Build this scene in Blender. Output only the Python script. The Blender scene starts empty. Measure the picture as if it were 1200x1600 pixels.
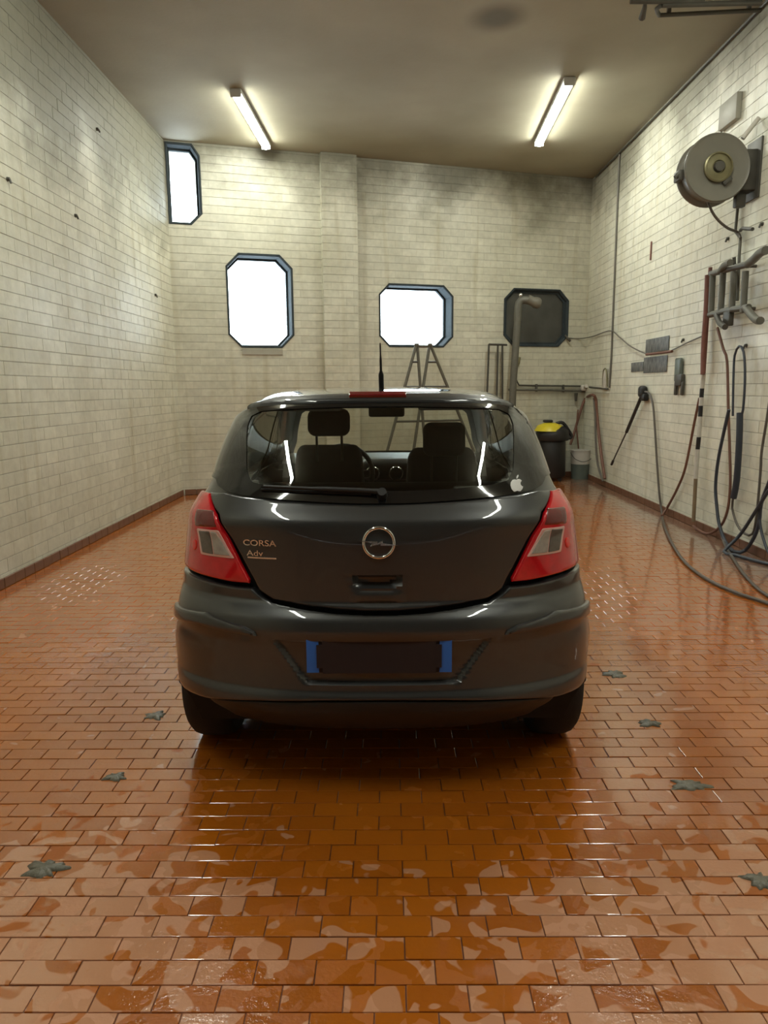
import bpy, bmesh, math, random
from mathutils import Vector, Matrix

SC = bpy.context.scene
COL = SC.collection
rnd = random.Random(7)

# ------------------------------------------------------------------ camera
F, PITCH, YAW, ROLL, EYE = 1124.14, 0.16965, -0.00878, -0.00778, 1.48
_fwd = Vector((math.sin(YAW) * math.cos(PITCH), math.cos(YAW) * math.cos(PITCH), -math.sin(PITCH)))
_r0 = Vector((math.cos(YAW), -math.sin(YAW), 0))
_u0 = _r0.cross(_fwd)
_r = _r0 * math.cos(ROLL) + _u0 * math.sin(ROLL)
_u = -_r0 * math.sin(ROLL) + _u0 * math.cos(ROLL)
EYEP = Vector((0, 0, EYE))
cam = bpy.data.cameras.new('camera')
cam.sensor_fit = 'HORIZONTAL'
cam.sensor_width = 36
cam.lens = F / 1200 * 36
cam.clip_start = 0.05
co = bpy.data.objects.new('camera', cam)
COL.objects.link(co)
M3 = Matrix((_r, _u, -_fwd)).transposed()
co.matrix_world = Matrix.Translation(EYEP) @ M3.to_4x4()
SC.camera = co

# ------------------------------------------------------------------ sky, exposure
w = bpy.data.worlds.new('sky')
SC.world = w
w.use_nodes = True
bg = w.node_tree.nodes['Background']
bg.inputs[0].default_value = (0.86, 0.95, 1.0, 1)
bg.inputs[1].default_value = 7.0
SC.view_settings.view_transform = 'Standard'
SC.view_settings.look = 'None'
SC.view_settings.gamma = 1
SC.view_settings.use_curve_mapping = False
SC.view_settings.exposure = 0.85
LAMP = 50.0
SC.cycles.use_denoising = True
SC.cycles.max_bounces = 10
SC.cycles.diffuse_bounces = 6
SC.cycles.transparent_max_bounces = 16
SC.cycles.sample_clamp_indirect = 6

# ------------------------------------------------------------------ room measures (metres)
XL, XR, H = -2.964, 3.252, 4.744
YL, YR = 10.168, 12.195          # depth of the back wall at its left and right end
Y0 = -3.6                        # rear of the room, behind the photographer
BDIR = Vector((XR - XL, YR - YL, 0)); BLEN = BDIR.length; BDIR.normalize()
BNOR = Vector((BDIR.y, -BDIR.x, 0))        # into the room


def ray(px, py):
    return _r * ((px - 600) / F) + _u * ((800 - py) / F) + _fwd


def onz(px, py, z=0.0):
    d = ray(px, py); return EYEP + d * ((z - EYE) / d.z)


def ony(px, py, y):
    d = ray(px, py); return EYEP + d * (y / d.y)


def onx(px, py, x):
    d = ray(px, py); return EYEP + d * (x / d.x)


def onback(px, py, off=0.03):
    d = ray(px, py); p0 = Vector((XL, YL, 0)) + BNOR * off
    return EYEP + d * ((p0 - EYEP).dot(BNOR) / d.dot(BNOR))


def rightp(px, py, off=0.04, fl=0.012):
    p = onx(px, py, XR - off)
    if p.z < fl:
        p = onz(px, py, fl)
    return p


def proj(p):
    d = p - EYEP; k = d.dot(_fwd)
    if k < 0.05: return None
    return (600 + F * d.dot(_r) / k, 800 - F * d.dot(_u) / k, k)


# ------------------------------------------------------------------ helpers
def tag(o, label=None, cat=None, group=None, kind=None):
    if label: o['label'] = label
    if cat: o['category'] = cat
    if group: o['group'] = group
    if kind: o['kind'] = kind
    return o


def empty(name, loc=(0, 0, 0)):
    o = bpy.data.objects.new(name, None)
    o.location = loc
    o.empty_display_size = 0.1
    COL.objects.link(o)
    return o


def mobj(name, me, mats=None, parent=None):
    o = bpy.data.objects.new(name, me)
    COL.objects.link(o)
    if parent is not None:
        o.parent = parent
        o.matrix_parent_inverse = parent.matrix_basis.inverted()
    if mats is not None:
        for m in (mats if isinstance(mats, (list, tuple)) else [mats]):
            me.materials.append(m)
    return o


def pydata(name, vs, fs, mats=None, parent=None, smooth=None):
    me = bpy.data.meshes.new(name)
    me.from_pydata([tuple(v) for v in vs], [], fs)
    me.update()
    if smooth is not None:
        for p in me.polygons: p.use_smooth = True
        me.set_sharp_from_angle(angle=math.radians(smooth))
    return mobj(name, me, mats, parent)


def bmobj(name, bm, mats=None, parent=None, smooth=None, recalc=True):
    if recalc: bmesh.ops.recalc_face_normals(bm, faces=bm.faces)
    me = bpy.data.meshes.new(name)
    bm.to_mesh(me); bm.free()
    if smooth is not None:
        for p in me.polygons: p.use_smooth = True
        me.set_sharp_from_angle(angle=math.radians(smooth))
    return mobj(name, me, mats, parent)


def add_box(bm, c, s, rot=None, bevel=0.0, seg=2):
    g = bmesh.ops.create_cube(bm, size=1.0)
    vs = g['verts']
    for v in vs: v.co = Vector((v.co.x * s[0], v.co.y * s[1], v.co.z * s[2]))
    if bevel > 0:
        es = list({e for v in vs for e in v.link_edges})
        r = bmesh.ops.bevel(bm, geom=es, offset=bevel, segments=seg, affect='EDGES', profile=0.5)
        vs = list({v for f in r['faces'] for v in f.verts} | {v for v in vs if v.is_valid})
    for v in vs:
        p = v.co
        if rot is not None: p = rot @ p
        v.co = p + Vector(c)
    return vs


def add_cyl(bm, a, b, r1, r2=None, n=16, caps=True):
    r2 = r1 if r2 is None else r2
    a, b = Vector(a), Vector(b)
    d = (b - a).normalized()
    t = d.orthogonal().normalized(); s = d.cross(t)
    A = []; B = []
    for i in range(n):
        k = 2 * math.pi * i / n
        o = t * math.cos(k) + s * math.sin(k)
        A.append(bm.verts.new(a + o * r1)); B.append(bm.verts.new(b + o * r2))
    for i in range(n):
        j = (i + 1) % n
        bm.faces.new((A[i], A[j], B[j], B[i]))
    if caps:
        bm.faces.new(A[::-1]); bm.faces.new(B)


def smooth_path(pts, step=0.04):
    pts = [Vector(p) for p in pts]
    if len(pts) < 3: return pts
    out = []
    for i in range(len(pts) - 1):
        p0 = pts[max(i - 1, 0)]; p1 = pts[i]; p2 = pts[i + 1]; p3 = pts[min(i + 2, len(pts) - 1)]
        n = max(2, int((p2 - p1).length / step))
        for k in range(n):
            t = k / n
            out.append(0.5 * ((2 * p1) + (p2 - p0) * t + (2 * p0 - 5 * p1 + 4 * p2 - p3) * t * t
                              + (-p0 + 3 * p1 - 3 * p2 + p3) * t ** 3))
    out.append(pts[-1])
    return out


def add_tube(bm, pts, r, n=8, smooth=True, step=0.04, closed=False):
    pts = smooth_path(pts, step) if smooth else [Vector(p) for p in pts]
    rings = []
    prev = None
    m = len(pts)
    for i, p in enumerate(pts):
        a = pts[i - 1] if i else pts[i]
        b = pts[i + 1] if i < m - 1 else pts[i]
        d = (b - a)
        if d.length < 1e-9: d = Vector((0, 0, 1))
        d.normalize()
        t = d.orthogonal().normalized() if prev is None else (prev - d * prev.dot(d)).normalized()
        prev = t
        s = d.cross(t)
        rr = r[i * (len(r) - 1) // max(1, m - 1)] if isinstance(r, (list, tuple)) else r
        rings.append([bm.verts.new(p + (t * math.cos(2 * math.pi * k / n) + s * math.sin(2 * math.pi * k / n)) * rr)
                      for k in range(n)])
    for i in range(m - 1):
        for k in range(n):
            j = (k + 1) % n
            bm.faces.new((rings[i][k], rings[i][j], rings[i + 1][j], rings[i + 1][k]))
    bm.faces.new(rings[0][::-1]); bm.faces.new(rings[-1])


def tube_obj(name, pts, r, mat, parent=None, n=8, smooth=True, step=0.04):
    bm = bmesh.new(); add_tube(bm, pts, r, n, smooth, step)
    return bmobj(name, bm, mat, parent, 50)


def add_lathe(bm, prof, o, ax, n=32, close=False):
    """prof: (radius, height along ax)."""
    o = Vector(o); ax = Vector(ax).normalized(); t = ax.orthogonal().normalized(); s = ax.cross(t)
    rings = []
    for r, h in prof:
        if r < 1e-6:
            rings.append([bm.verts.new(o + ax * h)])
        else:
            rings.append([bm.verts.new(o + ax * h + (t * math.cos(2 * math.pi * k / n) + s * math.sin(2 * math.pi * k / n)) * r) for k in range(n)])
    for a, b in zip(rings, rings[1:]):
        for k in range(n):
            j = (k + 1) % n
            if len(a) == 1 and len(b) == 1: continue
            if len(a) == 1: bm.faces.new((a[0], b[j], b[k]))
            elif len(b) == 1: bm.faces.new((a[k], a[j], b[0]))
            else: bm.faces.new((a[k], a[j], b[j], b[k]))


def box_obj(name, c, s, mat, parent=None, rot=None, bevel=0.0, seg=2):
    bm = bmesh.new(); add_box(bm, c, s, rot, bevel, seg)
    return bmobj(name, bm, mat, parent, 40 if bevel else None)


# ------------------------------------------------------------------ materials
def mat_new(name):
    m = bpy.data.materials.new(name); m.use_nodes = True
    nt = m.node_tree
    return m, nt, nt.nodes['Principled BSDF']


def P(name, col, rough=0.5, metal=0.0, coat=0.0, spec=0.5, var=0.12, nscale=18.0, bump=0.0, bscale=60.0, trans=0.0):
    """Principled with a little procedural variation of colour, roughness and relief."""
    m, nt, b = mat_new(name)
    N = nt.nodes; L = nt.links
    tc = N.new('ShaderNodeTexCoord')
    nz = N.new('ShaderNodeTexNoise'); nz.inputs['Scale'].default_value = nscale; nz.inputs['Detail'].default_value = 5
    L.new(tc.outputs['Object'], nz.inputs['Vector'])
    mx = N.new('ShaderNodeMix'); mx.data_type = 'RGBA'
    mx.inputs['A'].default_value = tuple(max(0, c * (1 - var)) for c in col) + (1,)
    mx.inputs['B'].default_value = tuple(min(1, c * (1 + var)) for c in col) + (1,)
    L.new(nz.outputs['Fac'], mx.inputs['Factor'])
    L.new(mx.outputs['Result'], b.inputs['Base Color'])
    b.inputs['Roughness'].default_value = rough
    b.inputs['Metallic'].default_value = metal
    b.inputs['Specular IOR Level'].default_value = spec
    b.inputs['Coat Weight'].default_value = coat
    b.inputs['Coat Roughness'].default_value = 0.03
    b.inputs['Transmission Weight'].default_value = trans
    if bump:
        bn = N.new('ShaderNodeTexNoise'); bn.inputs['Scale'].default_value = bscale; bn.inputs['Detail'].default_value = 4
        L.new(tc.outputs['Object'], bn.inputs['Vector'])
        bp = N.new('ShaderNodeBump'); bp.inputs['Strength'].default_value = bump; bp.inputs['Distance'].default_value = 0.01
        L.new(bn.outputs['Fac'], bp.inputs['Height']); L.new(bp.outputs['Normal'], b.inputs['Normal'])
    return m


def glass(name, tint, gloss=0.09, rough=0.0):
    """Thin sheet of glass: tinted see-through with a Fresnel reflection."""
    m = bpy.data.materials.new(name); m.use_nodes = True
    nt = m.node_tree; N = nt.nodes; L = nt.links
    N.remove(N['Principled BSDF'])
    tr = N.new('ShaderNodeBsdfTransparent'); tr.inputs[0].default_value = tint + (1,)
    gl = N.new('ShaderNodeBsdfGlossy'); gl.inputs['Roughness'].default_value = rough
    ge = N.new('ShaderNodeNewGeometry')
    dt = N.new('ShaderNodeVectorMath'); dt.operation = 'DOT_PRODUCT'; L.new(ge.outputs['Normal'], dt.inputs[0]); L.new(ge.outputs['Incoming'], dt.inputs[1])
    ab_ = N.new('ShaderNodeMath'); ab_.operation = 'ABSOLUTE'; L.new(dt.outputs['Value'], ab_.inputs[0])
    iv = N.new('ShaderNodeMath'); iv.operation = 'SUBTRACT'; iv.inputs[0].default_value = 1.0; L.new(ab_.outputs[0], iv.inputs[1])
    pw_ = N.new('ShaderNodeMath'); pw_.operation = 'POWER'; L.new(iv.outputs[0], pw_.inputs[0]); pw_.inputs[1].default_value = 5.0
    fr = N.new('ShaderNodeMath'); fr.operation = 'MULTIPLY_ADD'; L.new(pw_.outputs[0], fr.inputs[0]); fr.inputs[1].default_value = 1.0 - gloss; fr.inputs[2].default_value = gloss
    mx = N.new('ShaderNodeMixShader')
    L.new(fr.outputs[0], mx.inputs[0]); L.new(tr.outputs[0], mx.inputs[1]); L.new(gl.outputs[0], mx.inputs[2])
    L.new(mx.outputs[0], N['Material Output'].inputs[0])
    return m


def emit(name, col, s):
    m = bpy.data.materials.new(name); m.use_nodes = True
    nt = m.node_tree; N = nt.nodes
    b = N['Principled BSDF']
    b.inputs['Base Color'].default_value = (0.8, 0.8, 0.8, 1)
    b.inputs['Emission Color'].default_value = col + (1,)
    b.inputs['Emission Strength'].default_value = s
    return m


def wall_mat(name, base, joint=False, bare=5.1, gloss=0.26):
    """White glazed and painted brick: uneven paint, grime, a top with added shade and water streaks."""
    m, nt, b = mat_new(name); N = nt.nodes; L = nt.links
    geo = N.new('ShaderNodeNewGeometry')
    sep = N.new('ShaderNodeSeparateXYZ'); L.new(geo.outputs['Position'], sep.inputs[0])
    big = N.new('ShaderNodeTexNoise'); big.inputs['Scale'].default_value = 0.9; big.inputs['Detail'].default_value = 7; big.inputs['Roughness'].default_value = 0.62
    L.new(geo.outputs['Position'], big.inputs['Vector'])
    fine = N.new('ShaderNodeTexNoise'); fine.inputs['Scale'].default_value = 14; fine.inputs['Detail'].default_value = 6
    L.new(geo.outputs['Position'], fine.inputs['Vector'])
    mp = N.new('ShaderNodeMapping'); mp.inputs['Scale'].default_value = (5, 5, 0.35)
    L.new(geo.outputs['Position'], mp.inputs['Vector'])
    st = N.new('ShaderNodeTexNoise'); st.inputs['Scale'].default_value = 1.4; st.inputs['Detail'].default_value = 5
    L.new(mp.outputs[0], st.inputs['Vector'])
    at = N.new('ShaderNodeAttribute'); at.attribute_name = 'tid'
    oi = N.new('ShaderNodeObjectInfo')
    ad = N.new('ShaderNodeMath'); ad.operation = 'ADD'; L.new(at.outputs['Fac'], ad.inputs[0]); L.new(oi.outputs['Random'], ad.inputs[1])
    fr = N.new('ShaderNodeMath'); fr.operation = 'FRACT'; L.new(ad.outputs[0], fr.inputs[0])

    def mixc(fac, a, c):
        x = N.new('ShaderNodeMix'); x.data_type = 'RGBA'
        if hasattr(a, 'links'): L.new(a, x.inputs['A'])
        else: x.inputs['A'].default_value = a + (1,)
        if hasattr(c, 'links'): L.new(c, x.inputs['B'])
        else: x.inputs['B'].default_value = c + (1,)
        L.new(fac, x.inputs['Factor'])
        return x.outputs['Result']

    def ramp(src, lo, hi):
        x = N.new('ShaderNodeMapRange'); x.inputs['From Min'].default_value = lo; x.inputs['From Max'].default_value = hi
        L.new(src, x.inputs['Value']); return x.outputs['Result']

    d = tuple(c * 0.86 for c in base)
    c = mixc(fr.outputs[0], d, base)
    c = mixc(ramp(big.outputs['Fac'], 0.42, 0.72), c, (base[0] * 0.74, base[1] * 0.73, base[2] * 0.68))
    c = mixc(ramp(st.outputs['Fac'], 0.56, 0.80), c, (base[0] * 0.70, base[1] * 0.66, base[2] * 0.56))
    # bare grey plaster and grime under the ceiling, ragged edge, deepened as painted shade
    mu = N.new('ShaderNodeMath'); mu.operation = 'MULTIPLY_ADD'; L.new(big.outputs['Fac'], mu.inputs[0]); mu.inputs[1].default_value = 2.2
    L.new(sep.outputs['Z'], mu.inputs[2])
    c = mixc(ramp(mu.outputs[0], bare, bare + 0.7), c, (base[0] * 0.30, base[1] * 0.29, base[2] * 0.26))
    mr = N.new('ShaderNodeMapRange'); mr.inputs['From Min'].default_value = 0.3; mr.inputs['From Max'].default_value = 0.75
    mr.inputs['To Min'].default_value = 0.9; mr.inputs['To Max'].default_value = 1.06
    L.new(fine.outputs['Fac'], mr.inputs['Value'])
    hs = N.new('ShaderNodeHueSaturation'); L.new(c, hs.inputs['Color']); L.new(mr.outputs['Result'], hs.inputs['Value'])
    L.new(hs.outputs[0], b.inputs['Base Color'])
    rr = N.new('ShaderNodeMapRange'); rr.inputs['To Min'].default_value = gloss; rr.inputs['To Max'].default_value = 0.65
    rr.inputs['From Min'].default_value = 0.3; rr.inputs['From Max'].default_value = 0.7
    L.new(big.outputs['Fac'], rr.inputs['Value'])
    if joint: b.inputs['Roughness'].default_value = 0.8
    else: L.new(rr.outputs['Result'], b.inputs['Roughness'])
    bp = N.new('ShaderNodeBump'); bp.inputs['Strength'].default_value = 0.5; bp.inputs['Distance'].default_value = 0.004
    L.new(fine.outputs['Fac'], bp.inputs['Height']); L.new(bp.outputs['Normal'], b.inputs['Normal'])
    return m


def floor_mat():
    """Glazed terracotta klinker, wet: water films with hard outlines, drier towards the door behind."""
    m, nt, b = mat_new('wet_terracotta'); N = nt.nodes; L = nt.links
    geo = N.new('ShaderNodeNewGeometry')
    at = N.new('ShaderNodeAttribute'); at.attribute_name = 'tid'
    oi = N.new('ShaderNodeObjectInfo')
    ad = N.new('ShaderNodeMath'); ad.operation = 'ADD'; L.new(at.outputs['Fac'], ad.inputs[0]); L.new(oi.outputs['Random'], ad.inputs[1])
    fr = N.new('ShaderNodeMath'); fr.operation = 'FRACT'; L.new(ad.outputs[0], fr.inputs[0])
    sep = N.new('ShaderNodeSeparateXYZ'); L.new(geo.outputs['Position'], sep.inputs[0])
    # each tile holds its own film, so the pattern jumps at the joints
    sc = N.new('ShaderNodeVectorMath'); sc.operation = 'SCALE'; sc.inputs[0].default_value = (0.03, 0.05, 3.0); L.new(fr.outputs[0], sc.inputs['Scale'])
    av = N.new('ShaderNodeVectorMath'); av.operation = 'ADD'; L.new(geo.outputs['Position'], av.inputs[0]); L.new(sc.outputs[0], av.inputs[1])
    film = N.new('ShaderNodeTexNoise'); film.inputs['Scale'].default_value = 9; film.inputs['Detail'].default_value = 2.5; film.inputs['Distortion'].default_value = 0.6
    L.new(av.outputs[0], film.inputs['Vector'])
    # amount of standing water: more in the wash bay, little near the door
    wet = N.new('ShaderNodeTexNoise'); wet.inputs['Scale'].default_value = 0.8; wet.inputs['Detail'].default_value = 3
    L.new(geo.outputs['Position'], wet.inputs['Vector'])
    yr = N.new('ShaderNodeMapRange'); yr.inputs['From Min'].default_value = 1.2; yr.inputs['From Max'].default_value = 3.4
    yr.inputs['To Min'].default_value = -0.06; yr.inputs['To Max'].default_value = 0.22
    L.new(sep.outputs['Y'], yr.inputs['Value'])
    a1 = N.new('ShaderNodeMath'); a1.operation = 'ADD'; L.new(film.outputs['Fac'], a1.inputs[0]); L.new(yr.outputs[0], a1.inputs[1])
    a2 = N.new('ShaderNodeMath'); a2.operation = 'MULTIPLY_ADD'; L.new(wet.outputs['Fac'], a2.inputs[0]); a2.inputs[1].default_value = 0.5; L.new(a1.outputs[0], a2.inputs[2])
    mk = N.new('ShaderNodeMapRange'); mk.inputs['From Min'].default_value = 0.695; mk.inputs['From Max'].default_value = 0.725
    L.new(a2.outputs[0], mk.inputs['Value'])
    mask = mk.outputs['Result']
    # colour
    big = N.new('ShaderNodeTexNoise'); big.inputs['Scale'].default_value = 26; big.inputs['Detail'].default_value = 6
    L.new(geo.outputs['Position'], big.inputs['Vector'])
    cr = N.new('ShaderNodeValToRGB'); L.new(fr.outputs[0], cr.inputs[0])
    cr.color_ramp.elements[0].color = (0.36, 0.086, 0.004, 1); cr.color_ramp.elements[1].color = (0.49, 0.134, 0.006, 1)
    e = cr.color_ramp.elements.new(0.5); e.color = (0.43, 0.108, 0.005, 1)
    c2 = N.new('ShaderNodeMix'); c2.data_type = 'RGBA'; L.new(big.outputs['Fac'], c2.inputs['Factor'])
    L.new(cr.outputs[0], c2.inputs['A']); c2.inputs['B'].default_value = (0.42, 0.120, 0.010, 1)
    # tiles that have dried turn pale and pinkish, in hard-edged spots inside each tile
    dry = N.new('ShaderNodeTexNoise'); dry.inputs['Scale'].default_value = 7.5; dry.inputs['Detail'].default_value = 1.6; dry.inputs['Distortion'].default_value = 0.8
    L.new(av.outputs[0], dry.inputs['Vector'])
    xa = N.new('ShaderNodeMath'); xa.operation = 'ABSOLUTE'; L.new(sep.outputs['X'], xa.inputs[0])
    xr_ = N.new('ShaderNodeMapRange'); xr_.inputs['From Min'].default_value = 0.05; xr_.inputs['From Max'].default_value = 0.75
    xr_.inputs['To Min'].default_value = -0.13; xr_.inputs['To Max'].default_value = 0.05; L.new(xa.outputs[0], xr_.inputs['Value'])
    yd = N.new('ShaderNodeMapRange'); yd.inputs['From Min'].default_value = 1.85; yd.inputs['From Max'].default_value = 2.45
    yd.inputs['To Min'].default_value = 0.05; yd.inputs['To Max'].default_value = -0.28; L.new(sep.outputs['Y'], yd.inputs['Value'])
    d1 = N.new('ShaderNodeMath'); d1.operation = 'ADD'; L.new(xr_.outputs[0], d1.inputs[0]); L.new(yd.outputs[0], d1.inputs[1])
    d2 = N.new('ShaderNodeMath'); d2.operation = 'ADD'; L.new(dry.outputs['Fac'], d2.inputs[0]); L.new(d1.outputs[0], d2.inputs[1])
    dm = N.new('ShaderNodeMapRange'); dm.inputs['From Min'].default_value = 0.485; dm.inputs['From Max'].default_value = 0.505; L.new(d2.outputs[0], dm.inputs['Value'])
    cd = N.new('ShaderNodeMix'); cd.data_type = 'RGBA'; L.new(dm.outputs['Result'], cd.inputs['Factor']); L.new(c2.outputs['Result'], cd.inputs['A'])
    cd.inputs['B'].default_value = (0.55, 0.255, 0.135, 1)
    # grey lime and dirt that settled along the right wall
    lm = N.new('ShaderNodeMath'); lm.operation = 'MULTIPLY_ADD'; L.new(wet.outputs['Fac'], lm.inputs[0]); lm.inputs[1].default_value = 1.2; L.new(sep.outputs['X'], lm.inputs[2])
    lr = N.new('ShaderNodeMapRange'); lr.inputs['From Min'].default_value = 3.15; lr.inputs['From Max'].default_value = 3.65; lr.inputs['To Max'].default_value = 0.75
    L.new(lm.outputs[0], lr.inputs['Value'])
    c3 = N.new('ShaderNodeMix'); c3.data_type = 'RGBA'; L.new(lr.outputs[0], c3.inputs['Factor']); L.new(cd.outputs['Result'], c3.inputs['A'])
    c3.inputs['B'].default_value = (0.20, 0.15, 0.12, 1)
    L.new(c3.outputs['Result'], b.inputs['Base Color'])
    b.inputs['Specular IOR Level'].default_value = 0.35
    rg = N.new('ShaderNodeMapRange'); rg.inputs['To Min'].default_value = 0.42; rg.inputs['To Max'].default_value = 0.12
    L.new(mask, rg.inputs['Value']); L.new(rg.outputs['Result'], b.inputs['Roughness'])
    L.new(mask, b.inputs['Coat Weight']); b.inputs['Coat Roughness'].default_value = 0.09; b.inputs['Coat IOR'].default_value = 1.6
    bn = N.new('ShaderNodeTexNoise'); bn.inputs['Scale'].default_value = 70; bn.inputs['Detail'].default_value = 4
    L.new(geo.outputs['Position'], bn.inputs['Vector'])
    bp = N.new('ShaderNodeBump'); bp.inputs['Strength'].default_value = 0.35; bp.inputs['Distance'].default_value = 0.004
    L.new(bn.outputs['Fac'], bp.inputs['Height']); L.new(bp.outputs['Normal'], b.inputs['Normal'])
    wv = N.new('ShaderNodeTexNoise'); wv.inputs['Scale'].default_value = 7; wv.inputs['Detail'].default_value = 2
    L.new(geo.outputs['Position'], wv.inputs['Vector'])
    bp2 = N.new('ShaderNodeBump'); bp2.inputs['Strength'].default_value = 0.12; bp2.inputs['Distance'].default_value = 0.006
    L.new(wv.outputs['Fac'], bp2.inputs['Height']); L.new(bp2.outputs['Normal'], b.inputs['Coat Normal'])
    return m


def ceil_mat():
    m, nt, b = mat_new('ceiling_plaster'); N = nt.nodes; L = nt.links
    geo = N.new('ShaderNodeNewGeometry')
    n1 = N.new('ShaderNodeTexNoise'); n1.inputs['Scale'].default_value = 0.7; n1.inputs['Detail'].default_value = 6
    L.new(geo.outputs['Position'], n1.inputs['Vector'])
    cr = N.new('ShaderNodeValToRGB'); L.new(n1.outputs['Fac'], cr.inputs[0])
    cr.color_ramp.elements[0].color = (0.27, 0.245, 0.175, 1); cr.color_ramp.elements[1].color = (0.37, 0.34, 0.25, 1)
    cr.color_ramp.elements[0].position = 0.3; cr.color_ramp.elements[1].position = 0.7
    # one round soot stain
    vd = N.new('ShaderNodeVectorMath'); vd.operation = 'DISTANCE'; L.new(geo.outputs['Position'], vd.inputs[0]); vd.inputs[1].default_value = (0.99, 7.1, H)
    mr = N.new('ShaderNodeMapRange'); mr.interpolation_type = 'SMOOTHSTEP'; mr.inputs['From Min'].default_value = 0.08; mr.inputs['From Max'].default_value = 0.34
    mr.inputs['To Min'].default_value = 0.45; mr.inputs['To Max'].default_value = 1
    L.new(vd.outputs['Value'], mr.inputs['Value'])
    hs = N.new('ShaderNodeHueSaturation'); L.new(cr.outputs[0], hs.inputs['Color']); L.new(mr.outputs[0], hs.inputs['Value'])
    L.new(hs.outputs[0], b.inputs['Base Color']); b.inputs['Roughness'].default_value = 0.75
    n2 = N.new('ShaderNodeTexNoise'); n2.inputs['Scale'].default_value = 30; L.new(geo.outputs['Position'], n2.inputs['Vector'])
    bp = N.new('ShaderNodeBump'); bp.inputs['Strength'].default_value = 0.3; bp.inputs['Distance'].default_value = 0.004
    L.new(n2.outputs['Fac'], bp.inputs['Height']); L.new(bp.outputs['Normal'], b.inputs['Normal'])
    return m


def paint_mat(name, col):
    """Metallic car paint: flake noise under a clear coat."""
    m, nt, b = mat_new(name); N = nt.nodes; L = nt.links
    tc = N.new('ShaderNodeTexCoord')
    n = N.new('ShaderNodeTexNoise'); n.inputs['Scale'].default_value = 900; L.new(tc.outputs['Object'], n.inputs['Vector'])
    mx = N.new('ShaderNodeMix'); mx.data_type = 'RGBA'
    mx.inputs['A'].default_value = tuple(c * 0.75 for c in col) + (1,); mx.inputs['B'].default_value = tuple(c * 1.3 for c in col) + (1,)
    L.new(n.outputs['Fac'], mx.inputs['Factor']); L.new(mx.outputs['Result'], b.inputs['Base Color'])
    b.inputs['Metallic'].default_value = 0.6; b.inputs['Roughness'].default_value = 0.36
    b.inputs['Coat Weight'].default_value = 1.0; b.inputs['Coat Roughness'].default_value = 0.03
    return m


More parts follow.
